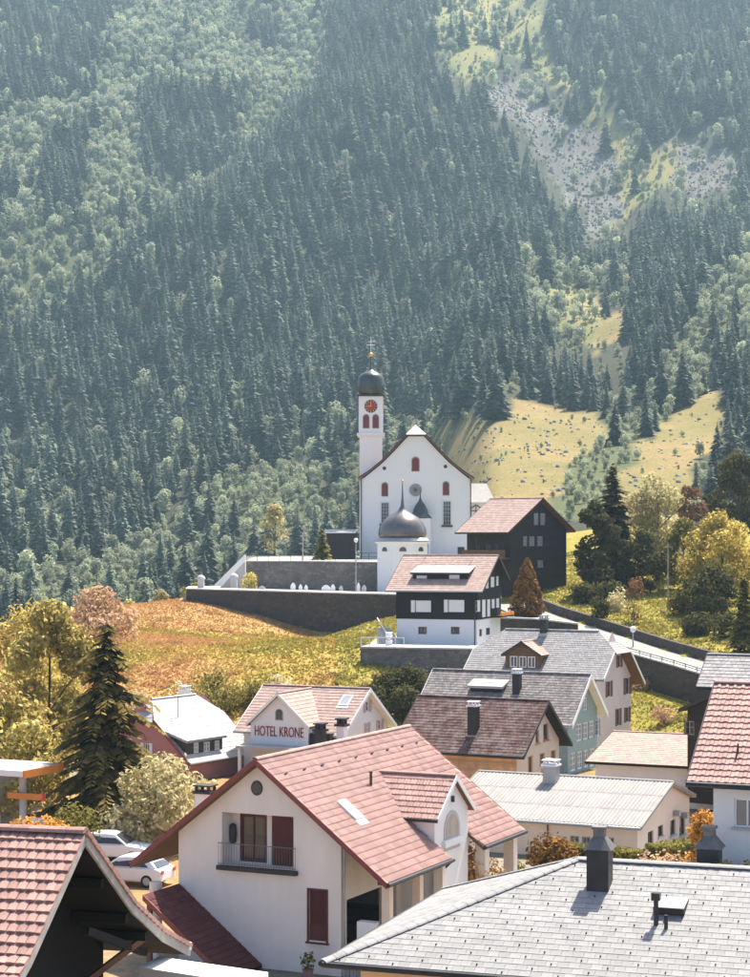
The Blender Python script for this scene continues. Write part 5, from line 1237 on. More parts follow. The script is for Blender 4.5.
    m = MB(); zz = z(502); m.hexa([(s0+.01,ys-.5,zz),(s1+.5,ys-.5,zz),(s1+.5,ys+9.5,zz),(s0+.01,ys+9.5,zz),(s0+.01,ys+4.5,z(482.0)),(s1-.5,ys+4.5,z(482.0)),(s1-.5,ys+5.5,z(482.0)),(s0+.01,ys+5.5,z(482.0))]); m.build('sacristy_roof', eternit, R)
    f5 = Frame((0,ys,0),(1,0,0),(0,-1,0)); m = MB(); cx = x(477)
    m.bar(f5.p(cx,z(521),.06), f5.p(cx,z(506),.06), .12, .08, up=(0,-1,0)); m.bar(f5.p(cx-.7,z(510.5),.06), f5.p(cx+.7,z(510.5),.06), .12, .08, up=(0,-1,0))
    m.bar(f5.p(cx-.95,z(509),.1), f5.p(cx,z(504.5),.1), .16, .1, up=(0,-1,0)); m.bar(f5.p(cx,z(504.5),.1), f5.p(cx+.95,z(509),.1), .16, .1, up=(0,-1,0)); m.build('wall_crucifix', wood_md, R)
    # chapel in front, on the lower terrace
    Yc = 257.; Sc = F/Yc; zc = -7.0; cx = (402.5-375)/Sc; zz = lambda py: (H0-py)/Sc-zc; r_ = (429-378)/2/Sc
    C = empty('chapel', (cx, Yc, zc+ZC), 0, 'small white octagonal chapel with a brown onion dome below the church', 'chapel')
    m = MB(); ro_ = math.pi/8; k8 = 1/math.cos(math.pi/8); e_ = zz(543.5)
    m.lathe([(r_*k8*.985,-1),(r_*k8*.985,e_)], 8, (0,0,0), 0, ro_); m.build('wall', white, C)
    m = MB(); m.lathe([(r_*k8+.05,0),(r_*k8+.30,.12),(r_*k8+.34,.3)], 8, (0,0,e_-.05), 0, ro_); m.build('cornice', white, C)
    m = MB(); m.lathe([(r_*1.17,0),(r_*1.02,.22),(r_*.97,.5)], 16, (0,0,e_+.26)); m.build('roof_skirt', metal_gr, C, True)
    hd = zz(511)-e_-.76; m = MB(); m.lathe([(r_*.90,0),(r_*.95,hd*.15),(r_*.93,hd*.35),(r_*.83,hd*.56),(r_*.64,hd*.76),(r_*.42,hd*.90),(r_*.2,hd*1.02),(.28,hd*1.2),(.14,hd*1.5),(.06,hd*2.1)], 16, (0,0,e_+.7)); m.build('onion_dome', dome_br, C, True)
    zb_ = e_+.7+hd*2.1; m = MB(); m.lathe([(.02,-.2),(.16,-.1),(.18,0),(.12,.14),(.02,.2)], 8, (0,0,zb_+.1)); m.build('gilded_ball', gold, C, True)
    m = MB(); m.box(-.03,.03,-.03,.03,zb_+.28,zb_+1.2); m.box(-.25,.25,-.03,.03,zb_+.8,zb_+.87); m.build('cross', metal_wh, C)
    for i in range(8):
        an = ro_*0+i*math.pi/4; Nn = (math.sin(an), -math.cos(an), 0); U = (math.cos(an), math.sin(an), 0); f8 = Frame((Nn[0]*r_*.985, Nn[1]*r_*.985, 0), U, Nn)
        arched(C, f8, 0, e_-1.05, .95, .6, glass, white, 'lunette_window')
    chalk = None
church()

def run_wall(name, pts, top, bot, th, mat, label, capmat=None, group=None, capw=.15):
    """a wall along the ground polyline pts (x,y); top and bottom heights per point; thickness to the back (+y side)"""
    n = len(pts); pts = [Vector((p[0],p[1],0)) for p in pts]; R = empty(name, (pts[0].x, pts[0].y, ZC+bot[0]), 0, label, 'wall', group); o = R.location.copy()
    m = MB(); c = MB(); nor = []
    for i in range(n):
        d = (pts[min(i+1,n-1)]-pts[max(i-1,0)]).normalized(); nor.append(Vector((-d.y, d.x, 0)))
    def V(i, off, z): return pts[i]+nor[i]*off+Vector((0,0,z+ZC))-o
    for i in range(n-1):
        m.hexa([V(i,0,bot[i]), V(i+1,0,bot[i+1]), V(i+1,th,bot[i+1]), V(i,th,bot[i]), V(i,-.0+.12,top[i]), V(i+1,.12,top[i+1]), V(i+1,th,top[i+1]), V(i,th,top[i])])
        c.hexa([V(i,.02,top[i]+.003), V(i+1,.02,top[i+1]+.003), V(i+1,th+.1,top[i+1]+.003), V(i,th+.1,top[i]+.003), V(i,.02,top[i]+capw), V(i+1,.02,top[i+1]+capw), V(i+1,th+.1,top[i+1]+capw), V(i,th+.1,top[i]+capw)])
    m.build('masonry', mat, R)
    if capmat: c.build('coping', capmat, R)
    return R
def walls_and_road():
    W = [xy(188,252), xy(185.5,242), xy(215,240), xy(260,236.5), xy(300,233), xy(350,228.5), xy(405,223.5)]
    run_wall('terrace_wall', W, [-6.3,-6.3,-6.35,-6.4,-6.45,-6.5,-6.5], [-12,-11.5,-12.5,-13.5,-14,-14,-13], 4.2, stone_dk, 'long dark stone terrace wall below the cemetery', concrete)
    run_wall('terrace_wall', [xy(245.5,258.5), xy(300,258.5), xy(379,258.2)], [-2.95,-2.95,-3.1], [-8,-8,-8], 3.6, stone_md, 'upper stone terrace wall in front of the church', concrete)
    run_wall('retaining_wall', [xy(360,169.5), xy(420,168), xy(474,166.8)], [-9.65,-9.65,-9.65], [-15.5,-15.5,-15.5], 4.0, stone_md, 'grey stone retaining wall under the black and white chalet', concrete)
    # road
    P2 = [Vector((a,b,c)) for a, b, c in ROADW]; m = MB(); n = len(P2); L_ = []
    for i in range(n):
        d = (P2[min(i+1,n-1)]-P2[max(i-1,0)]); d.z = 0; d.normalize(); L_.append(Vector((-d.y, d.x, 0)))    # towards the uphill side (+)
    Rz = Vector((0,0,ZC+.02))
    for i in range(n-1):
        m.poly([P2[i]-L_[i]*2.3+Rz, P2[i+1]-L_[i+1]*2.3+Rz, P2[i+1]+L_[i+1]*2.3+Rz, P2[i]+L_[i]*2.3+Rz])
    tag(m.build('road', asphalt), kind='structure')
    up = [(v+L_[i]*2.35) for i, v in enumerate(P2)]; dn = [(v-L_[i]*2.9) for i, v in enumerate(P2)]
    run_wall('roadside_wall', [(v.x,v.y) for v in up], [v.z+.95 for v in up], [v.z-.8 for v in up], .55, stone_dk, 'low dark stone wall along the uphill side of the road', None)
    run_wall('roadside_wall', [(v.x,v.y) for v in dn][2:], [v.z+.12 for v in dn][2:], [v.z-3.4 for v in dn][2:], .6, stone_dk, 'dark stone wall carrying the downhill edge of the road', concrete, capw=.1)
    R = empty('guard_rail', (dn[3].x, dn[3].y, dn[3].z+ZC), 0, 'galvanised guard rail along the downhill road edge', 'guard rail'); o = Vector(R.location)
    pr = [dn[3]*(1-t)+dn[4]*t for t in np.linspace(0,1,6)]+[dn[4]*(1-t)+dn[5]*t for t in np.linspace(.17,1,6)]
    m = MB()
    for a, b in zip(pr[:-1], pr[1:]):
        for hz in (.42, .62): m.bar(a+Vector((.1,.25,ZC+hz))-o, b+Vector((.1,.25,ZC+hz))-o, .05, .09)
    m.build('rail', metal_gr, R)
    for a in pr:
        m = MB(); v = a+Vector((.1,.3,ZC))-o; m.box(v.x-.05,v.x+.05,v.y,v.y+.1,v.z,v.z+.7); m.build('post', metal_gr, R)
walls_and_road()

# ------------------------------------------------------------------ haze
def haze():
    m = MB(); m.box(-1150, 1150, -100, 2120, ZC-45, ZC+900); o = m.build('haze', []); o.data.materials.clear()
    mt, t, out_ = nodes('haze_air'); v = N(t, 'ShaderNodeVolumePrincipled'); v.inputs['Color'].default_value = (.58,.86,1.0,1); v.inputs['Density'].default_value = HAZE
    v.inputs['Anisotropy'].default_value = .2; t.links.new(v.outputs[0], out_.inputs['Volume']); o.data.materials.append(mt)
    tag(o, 'blue summer haze hanging in the valley', 'haze', kind='stuff')
HAZE = .000125
haze()

# ------------------------------------------------------------------ near trees, shrubs, hedges, grass
LF = {'gold': M_leaf('golden_leaf', (.16,.13,.025), (.85,.70,.25), .58, .1), 'cream': M_leaf('cream_leaf', (.22,.18,.05), (.95,.84,.55), .55, .1),
      'orange': M_leaf('orange_leaf', (.40,.17,.03), (.85,.48,.13), .4, .1), 'olive': M_leaf('olive_leaf', (.05,.055,.015), (.40,.34,.09), .4, .1),
      'dark': M_leaf('dark_leaf', (.016,.019,.010), (.16,.145,.05), .3, .1), 'redbrown': M_leaf('red_brown_leaf', (.09,.045,.02), (.34,.18,.09), .3, .1),
      'peach': M_leaf('peach_leaf', (.36,.21,.11), (.72,.50,.32), .4, .1), 'yellow': M_leaf('yellow_leaf', (.15,.12,.02), (.82,.64,.2), .55, .1),
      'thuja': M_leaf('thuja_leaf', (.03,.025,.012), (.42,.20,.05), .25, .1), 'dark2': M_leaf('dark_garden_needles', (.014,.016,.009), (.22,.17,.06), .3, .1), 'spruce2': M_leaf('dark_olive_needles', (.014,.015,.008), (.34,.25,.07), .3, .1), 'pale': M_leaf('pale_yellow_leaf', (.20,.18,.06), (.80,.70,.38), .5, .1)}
def trunk_part(root, h, r0, limbs, seed, top=.75):
    r = random.Random(seed); m = MB(); pts = [(0,0,-.6)]; x = y = 0
    for i in range(1, 6): x += r.uniform(-.1,.1)*h*.06; y += r.uniform(-.1,.1)*h*.06; pts.append((x, y, h*top*i/5))
    m.tube(pts, [r0*(1.25-.2*i) for i in range(6)], 7)
    for k in range(limbs):
        t = r.uniform(.35,.9); i = int(t*5); b = Vector(pts[i]); an = r.uniform(0,6.28); ln = h*r.uniform(.18,.32)
        e1 = b+Vector((math.cos(an)*ln*.5, math.sin(an)*ln*.5, ln*.5)); e2 = b+Vector((math.cos(an)*ln, math.sin(an)*ln, ln*.85))
        m.tube([b, e1, e2], [r0*.45, r0*.28, r0*.1], 5)
    return m.build('trunk', bark, root)
def tree(label, px, Y, h, R, mat, n=3500, size=.22, zlow=.22, seed=1, ground=None, nb=16, cat='tree', name='tree', group=None, ry=None, shell=.5, lumps=(.28,.5)):
    x = (px-375)/F*Y; g = zt1(x, Y) if ground is None else ground
    root = empty(name, (x, Y, g+ZC), 0, label, cat, group); r = np.random.default_rng(seed); bl = []
    for i in range(nb):
        t = r.random(); a = r.random()*6.283; env = math.sin(math.pi*min(1, .12+.86*t))**.6
        rr = R*(lumps[0]+(lumps[1]-lumps[0])*r.random()); off = max(0, R*env-rr*.75)*(.55+.45*r.random())
        zc = h*zlow+rr*.6+(h*(1-zlow)-rr*1.25)*t
        bl.append((math.cos(a)*off, math.sin(a)*off*(ry or 1), zc, rr, rr*.8))
    V, Q, d, k = leaf_cloud(r, bl, n, size, shell); bt = r.random(nb)
    tint = np.clip(.05+.35*bt[k]+.55*r.random(n)**1.3, 0, 1)
    link('crown', npmesh('crown', V, Q, [LF[mat]], tint), root)
    trunk_part(root, h, max(.1, h*.016), 6, seed)
    return root
def shrub(label, px, Y, h, R, mat, n=700, size=.14, seed=1, cat='shrub', name='shrub', group=None, ground=None, ry=1.):
    x = (px-375)/F*Y; g = zt1(x, Y) if ground is None else ground
    r = np.random.default_rng(seed); bl = []
    for i in range(8):
        a = r.random()*6.283; rr = R*(.4+.25*r.random()); off = (R-rr)*r.random()**.5; bl.append((math.cos(a)*off, math.sin(a)*off*ry, rr*.6+max(0, h-rr*1.4)*r.random(), rr, min(rr, h*.5)))
    V, Q, d, k = leaf_cloud(r, bl, n, size, .55); tint = np.clip(.6*r.random(n)+.4*r.random(8)[k], 0, 1)
    root = empty(name, (x, Y, g+ZC), 0, label, cat, group); link('foliage', npmesh('foliage', V, Q, [LF[mat]], tint), root)
    m = MB(); m.tube([(0,0,-.4),(0,0,h*.5)], [.05,.02], 5)
    for q in range(3): a = q*2.1; m.tube([(0,0,.05),(math.cos(a)*R*.4,math.sin(a)*R*.4,h*.6)], [.03,.012], 4)
    m.build('stem', bark, root); return root
def hedge(label, a, b, h, wd, mat, n, size=.13, seed=2, group=None):
    a = Vector(a); b = Vector(b); r = np.random.default_rng(seed); c = (a+b)/2; d = (b-a); L = Vector((d.x,d.y,0)).length
    root = empty('hedge', (c.x, c.y, min(a.z,b.z)), math.atan2(d.y, d.x), label, 'hedge', group)
    u = r.uniform(-.5,.5,(n,3)); ax = r.integers(0,3,n); sgn = np.sign(u[np.arange(n),ax]); u[np.arange(n),ax] = sgn*.5
    lump = 1+.16*(fbm(u[:,0]*L*1.2+9, u[:,1]*3+u[:,2]*3, seed)-.5)*2
    cc = u*np.array([L, wd, h])*lump[:,None]; cc[:,2] += h*.5
    nr = r.normal(size=(n,3)); nr[np.arange(n),ax] += sgn*1.2; nr /= np.linalg.norm(nr,axis=1)[:,None]
    t = np.cross(nr, r.normal(size=(n,3))); t /= np.linalg.norm(t,axis=1)[:,None]; v = np.cross(nr, t); s_ = size*(.6+.8*r.random(n))[:,None]
    V = np.stack([cc-t*s_, cc-v*s_*.6, cc+t*s_, cc+v*s_*.6], 1).reshape(-1,3)
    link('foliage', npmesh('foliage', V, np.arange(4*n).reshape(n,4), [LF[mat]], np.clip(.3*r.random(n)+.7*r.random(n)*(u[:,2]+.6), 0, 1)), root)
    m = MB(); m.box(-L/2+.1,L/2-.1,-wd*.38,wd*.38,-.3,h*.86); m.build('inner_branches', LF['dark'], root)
    return root
def near_spruce(label, px, Y, h, R, seed, ground=None, mat='olive', levels=34, nb=13, droop=.35):
    x = (px-375)/F*Y; g = zt1(x, Y) if ground is None else ground; r = np.random.default_rng(seed); V = []; Q = []; T = []
    for k in range(levels):
        t = (k+r.random()*.6)/levels; z0 = h*(.08+.90*t); rad = R*(1-t)**.75*(.65+.6*r.random())+.15; n = max(5, int(nb*(1-.5*t)))
        for b in range(n):
            an = 6.283*(b+r.random())/n; rr = rad*(.45+.7*r.random()); z0 = h*(.08+.90*t)+r.normal()*.16*h/13; ca, sa = math.cos(an), math.sin(an); nt = max(3, int(rr/.22))
            for i in range(nt):
                u = (i+.6)/nt; p = np.array([ca*rr*u, sa*rr*u, z0+.25*rr*math.sin(u*2.2)*(1-t)*.5-droop*rr*u*u])
                for sgn in (-1, 1):
                    ln = (.36+.55*(1-u))*(.7+.6*r.random())*min(1, .45+rr*.25); th = an+sgn*(.75+.35*r.random())
                    q = p+np.array([math.cos(th)*ln, math.sin(th)*ln, -ln*(.35+.4*r.random())]); wv = np.array([-math.sin(th), math.cos(th), 0])*ln*.36
                    i0 = len(V); V += [p, (p+q)/2+wv, q, (p+q)/2-wv]; Q.append((i0,i0+1,i0+2,i0+3)); T.append(min(1, max(0, (u-.35)*.8+.35*r.random())))  # sunlit tips put into the tint, lighter towards the branch ends
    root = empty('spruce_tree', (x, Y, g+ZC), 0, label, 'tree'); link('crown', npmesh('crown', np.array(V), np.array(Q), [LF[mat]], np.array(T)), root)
    m = MB(); m.tube([(0,0,-.6),(0,0,h*.5),(0,0,h*.97)], [h*.018,h*.011,.02], 7); m.build('trunk', bark, root); return root
ORD = ['first','second','third','fourth','fifth','sixth','seventh','eighth','ninth','tenth','eleventh','twelfth','thirteenth','fourteenth','fifteenth','sixteenth']
def vegetation():
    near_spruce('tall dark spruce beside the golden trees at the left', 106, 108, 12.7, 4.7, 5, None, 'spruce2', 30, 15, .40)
    tree('tall golden leafy tree at the left edge, left of the dark spruce', 50, 122, 13.0, 3.9, 'gold', 9000, .2, .2, 21, None, 26, lumps=(.2,.36))
    tree('golden bush-like tree low at the left edge behind the petrol station', 0, 118, 9.0, 3.4, 'gold', 5200, .2, .08, 22, None, 18)
    tree('gold and green tree low between the dark spruce and the left edge', 28, 112, 6.5, 3.0, 'gold', 3000, .2, .08, 26, None, 18)
    tree('peach blossomed broad tree behind the tall golden tree', 98, 160, 10.5, 4.3, 'peach', 4500, .22, .25, 23, None, 22, lumps=(.2,.4))
    tree('small yellow tree behind the golden tree at the left edge', 25, 165, 9.0, 4.0, 'yellow', 3500, .22, .15, 24)
    tree('broad bush with cream leaves between the dark spruce and red-roofed house', 166, 104, 5.4, 3.5, 'cream', 7500, .17, .02, 25, None, 26, lumps=(.22,.42))
    tree('low olive bush under the cream-leaved bush', 116, 107, 3.6, 2.0, 'olive', 2200, .16, .0, 27)
    # garden above the road
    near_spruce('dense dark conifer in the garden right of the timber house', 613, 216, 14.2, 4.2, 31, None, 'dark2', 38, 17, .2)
    tree('dark leafy tree merging with the dense conifer in the garden', 596, 210, 10.5, 3.2, 'dark', 5200, .24, .05, 32, None, 34, lumps=(.18,.34))
    tree('pale yellow sunlit tree between the dense conifer and the big golden tree', 657, 222, 13.2, 4.0, 'pale', 9000, .22, .06, 33, None, 28)
    tree('dark underplanted tree behind the thin garden shrub', 642, 212, 7.0, 3.2, 'dark', 4200, .24, .02, 34, None, 30, lumps=(.2,.36))
    tree('large rounded golden green tree at the right edge above the road', 722, 196, 10.8, 4.7, 'yellow', 10000, .2, .14, 35, None, 28, lumps=(.2,.36))
    tree('shady olive lower tree under the large golden green tree', 712, 190, 5.6, 3.6, 'dark', 4800, .22, .05, 39, None, 30, lumps=(.2,.34))
    tree('red-brown leafed tree behind the large golden green tree', 690, 240, 10.0, 3.0, 'redbrown', 3000, .24, .15, 36)
    tree('dark tall leafy tree at the right edge behind the golden green tree', 738, 244, 14.0, 4.6, 'dark', 7500, .26, .12, 37, None, 36, lumps=(.16,.32))
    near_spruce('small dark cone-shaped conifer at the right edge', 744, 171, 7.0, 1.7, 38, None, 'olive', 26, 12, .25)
    r = cone_thuja('orange-tipped cone-shaped thuja beside the black and white chalet', 527, 193, 6.6, 2.0, 41)
    shrub('thin reddish shrub with bare stems in the garden above the road', 634, 192, 4.6, 1.3, 'redbrown', 500, .16, 42)
    shrub('round dark shrub on the garden bank left of the thin reddish shrub', 603, 192, 2.4, 1.5, 'dark', 1000, .16, 43)
    shrub('pale shrub with cream leaves by the garden path', 616, 199, 2.6, 1.5, 'cream', 900, .16, 44)
    shrub('peach blossom bush hanging over the road wall at the right edge', 733, 152, 2.6, 2.0, 'peach', 1400, .15, 45)
    shrub('small peach bush on the downhill road edge above the grey roofs', 602, 180, 1.2, .9, 'peach', 500, .12, 46)
    shrub('small orange bush on the bank below the road', 640, 170, 1.3, 1.3, 'peach', 600, .12, 47)
    shrub('pale climbing shrub beside the grey shingle roof at the right', 700, 132, 3.0, 1.2, 'cream', 900, .14, 48)
    shrub('bush with dry peach leaves above the lawn fence', 664, 158, 1.6, 1.2, 'peach', 600, .12, 49)
    tree('slender orange tree beside the wall of the ribbed red tile house', 703, 82, 4.4, 1.05, 'orange', 3200, .10, .02, 51, -16, 40, lumps=(.25,.5))
    shrub('flowering shrub with orange leaves under the porch of the red-roofed house', 476, 83, 3.3, 1.9, 'orange', 5000, .11, 52, ground=-16.4)
    shrub('low green shrub right of the orange porch shrub', 512, 88, 2.2, .9, 'olive', 900, .1, 53)
    shrub('dark dome-shaped clipped bush at the left end of the hedge', 552, 92, 2.3, 1.8, 'thuja', 5000, .13, 54, ground=-16.8)
    shrub('orange dry shrub in front of the low cream house gable', 668, 84, 2.4, 1.9, 'peach', 4500, .11, 55, ground=-16.4)
    shrub('yellow green shrub at the foot of the right edge house', 730, 61.5, 1.2, 1.2, 'yellow', 2200, .09, 56, ground=-11.6)
    hedge('clipped dark hedge along the front of the low cream house', P(560,868,93), P(640,868,91), 1.15, 1.1, 'olive', 3200, .11, 61)
    hedge('short clipped hedge below the gable of the low cream house', P(655,862,92), P(690,860,94), 1.0, 1.1, 'olive', 1600, .11, 62)
    shrub('dark shrub at the right foot of the timber house', 583, 204, 2.2, 1.8, 'dark', 1400, .18, 401)
    shrub('dark spreading shrub below the dense garden conifer', 612, 203, 2.6, 2.2, 'dark', 1800, .18, 402)
    shrub('olive shrub right of the utility pole', 683, 196, 2.4, 2.0, 'olive', 1600, .17, 403)
    shrub('dark shrub above the roadside wall below the golden green tree', 700, 181, 2.2, 2.2, 'dark', 1800, .17, 404)
    shrub('dark shrub at the right edge above the roadside wall', 728, 178, 2.4, 2.4, 'dark', 2000, .17, 405)
    tree('olive tree filling the gap between the pale tree and the golden green tree', 684, 214, 8.0, 3.0, 'olive', 4200, .22, .05, 406, None, 26, lumps=(.2,.36))
    for i, (px, Y, h_, R_) in enumerate(((372,158,2.6,1.8),(388,161,3.0,2.0),(404,158,2.8,2.0),(420,162,3.0,2.0),(436,158,2.6,1.8))):
        shrub(f'dark shady bush below the chalet retaining wall, {ORD[i]} from the left', px, Y, h_, R_, 'dark', 1600, .17, 420+i, group='dark bushes below the chalet')
    # scrub at the foot of the dry hill
    g = 'bushes along the foot of the dry hill'; rr = random.Random(4)
    for i, px in enumerate(range(138, 345, 15)):
        Y = 156+rr.uniform(-3,4); mt = rr.choice(['cream','olive','olive','peach','gold'])
        col = {'cream':'cream-leaved','olive':'dark olive','peach':'peach','gold':'golden'}[mt]
        spot = 'behind the pale grey roof of the red house' if px < 240 else 'behind the hotel roof'
        shrub(f'{col} bush at the foot of the dry hill, {ORD[i]} from the left', px+rr.uniform(-4,4), Y, 2.2+rr.random()*1.3, 1.4+rr.random()*.5, mt, 700, .16, 70+i, group=g)
    tree('young light green tree right behind the hotel', 342, 152, 4.2, 1.5, 'gold', 1200, .16, .1, 91)
    shrub('pale bush at the corner of the chalet retaining wall', 366, 161, 2.0, 1.3, 'gold', 800, .15, 92)
    shrub('round yellow bush on the terrace beside the stairs', 249, 250, 2.6, 1.4, 'gold', 900, .16, 93, ground=-6.95)
    near_spruce('small dark yew beside the shed left of the church', 322, 266, 4.6, 1.4, 94, -2.8, 'olive', 18, 10, .3)
    # broadleaf fringe between the hill and the forest
    g = 'broadleaf trees on the edge of the church hill'; RANK = [6,7,5,8,4,3,1,0,9,2]
    for i, (px, Y, h_, mt) in enumerate(((275,330,9,'pale'),(300,335,8,'pale'),(245,335,7,'olive'),(335,340,8,'pale'),(228,325,6,'gold'),(200,320,6,'olive'),(160,330,7,'pale'),(130,325,6,'gold'),(345,352,9,'pale'),(185,345,9,'olive'))):
        c = {'pale':'pale','olive':'olive','gold':'golden'}[mt]
        tree(f'{c} broadleaf tree on the hill edge left of the church, {ORD[RANK[i]]} from the left', px, Y, h_, h_*.36, mt, 1300, .3, .05, 100+i, None, 12, group=g)
def cone_thuja(label, px, Y, h, R, seed):
    x = (px-375)/F*Y; g = zt1(x, Y); r = np.random.default_rng(seed); n = 3600
    t = r.random(n)**1.4; a = r.random(n)*6.283; rad = R*np.minimum(1, .35+t*4)*(1-t)**.7*(.75+.3*r.random(n)+.12*np.sin(a*5+t*20)); c = np.c_[np.cos(a)*rad, np.sin(a)*rad, .25+t*(h-.4)]
    nr = np.c_[np.cos(a), np.sin(a), np.full(n,.5)]+r.normal(size=(n,3))*.5; nr /= np.linalg.norm(nr,axis=1)[:,None]
    u = np.cross(nr, r.normal(size=(n,3))); u /= np.linalg.norm(u,axis=1)[:,None]; v = np.cross(nr,u); s_ = .2*(.6+.8*r.random(n))[:,None]
    V = np.stack([c-u*s_, c-v*s_*.5, c+u*s_, c+v*s_*.5], 1).reshape(-1,3)
    root = empty('thuja_tree', (x, Y, g+ZC), 0, label, 'tree'); link('crown', npmesh('crown', V, np.arange(4*n).reshape(n,4), [LF['thuja']], np.clip(r.random(n)*.8+.2*t,0,1)), root)
    m = MB(); m.tube([(0,0,-.4),(0,0,h*.8)], [.14,.04], 6); m.build('trunk', bark, root)
vegetation()

def grass():
    r = np.random.default_rng(12); n = 170000
    y = r.uniform(143, 262, n); px = r.uniform(-40, 790, n); x = (px-375)/F*y
    z = zt(x, y); d, _, _ = road_dist(x, y); dens = np.where(px < 420, 1, .7)
    k = ~inpoly(x,y,CEM) & ~inpoly(x,y,PLAT) & ~inpoly(x,y,TERR) & (d > 3.2) & (r.random(n) < dens) & (z > -16.9)
    x, y, z, px = x[k], y[k], z[k], px[k]; n = len(x); nz = fbm(x/9, y/9, 51); fine = fbm(x/2.5, y/2.5, 83)
    s_ = .10+.16*r.random(n)+.14*(fine > .64); a = r.random(n)*6.283; V = []
    base = np.c_[x, y, z+ZC-.05]; u = np.c_[np.cos(a), np.sin(a), np.zeros(n)]*s_[:,None]*.7; up = np.c_[r.normal(size=n)*.12, r.normal(size=n)*.12, s_]
    v2 = np.c_[-np.sin(a), np.cos(a), np.zeros(n)]*s_[:,None]*.7
    V = np.stack([base-u, base+u, base+up+u*.25, base-v2, base+v2, base+up*.85-v2*.3], 1).reshape(-1,3); T = np.arange(6*n).reshape(-1,3)
    m, t, o = nodes('grass_blades'); L = t.links.new; at = N(t, 'ShaderNodeAttribute', attribute_name='tint')
    cr = N(t, 'ShaderNodeValToRGB'); e = cr.color_ramp; e.elements[0].position = 0; e.elements[0].color = (.52,.27,.11,1); e.elements[1].position = 1; e.elements[1].color = (.21,.22,.05,1)
    for p_, c_ in ((.28,(.50,.31,.13,1)),(.5,(.46,.32,.08,1)),(.7,(.33,.28,.07,1))): q = e.elements.new(p_); q.color = c_
    L(at.outputs['Fac'], cr.inputs[0]); b = N(t, 'ShaderNodeBsdfDiffuse'); tr = N(t, 'ShaderNodeBsdfTranslucent'); mx = N(t, 'ShaderNodeMixShader'); mx.inputs[0].default_value = .4
    L(cr.outputs[0], b.inputs['Color']); L(cr.outputs[0], tr.inputs['Color']); L(b.outputs[0], mx.inputs[1]); L(tr.outputs[0], mx.inputs[2]); L(mx.outputs[0], o.inputs['Surface'])
    tint = np.clip(np.where(px < 335, (nz-.22)*1.35, .58+.35*nz)+r.normal(size=n)*.05, 0, 1)
    tag(link('grass', npmesh('grass', V, T, [m], np.repeat(tint, 2))), 'tall dry grass on the hill, garden bank and lawn', 'grass', kind='stuff')
grass()

# ------------------------------------------------------------------ small things
def petrol_station():
    c = P(24, 776, 103); R = empty('petrol_station', (c.x, c.y, ZC-17), math.radians(-25), 'petrol station with white canopy and orange fascia at the left edge', 'petrol station')
    z = c.z-(ZC-17)
    m = MB(); m.box(-9, 0, 0, 4.2, z-.02, z+.25); m.build('canopy', pale_sheet, R)
    m = MB(); m.box(.003, .12, -.1, 3.6, z-.12, z+.3); m.build('fascia', orange_p, R)
    m = MB(); m.box(-9, -.0, -.12, -.003, z-.05, z+.28); m.build('front_fascia', metal_wh, R)
    for x in (-1.2, -6.5):
        m = MB(); m.lathe([(.2,-1),(.2,z-.06)], 12, (x,1.6,0)); m.build('column', concrete, R)
    m = MB(); m.box(-1.9, .4, 1.1, 1.3, z-1.45, z-1.12); o = m.build('price_beam', orange_p, R)
    m = MB(); m.box(.401, .5, 1.08, 1.32, z-1.48, z-1.1); m.build('beam_end', red_p, o)
    for x in (-3.2, -.2):
        m = MB(); m.box(x-.35, x+.35, 1.3, 1.8, 0, 1.7); o = m.build('pump', metal_wh, R); m = MB(); m.box(x-.28, x+.28, 1.27, 1.298, 1.0, 1.5); m.build('display', trim_dk, o)
    m = MB(); m.box(-9, .5, .8, 2.4, 0, .14); m.build('island', concrete, R)
    m = MB(); m.box(-12, -6, 5.5, 9.0, -.5, z-.6); m.build('kiosk', concrete, R)
petrol_station()
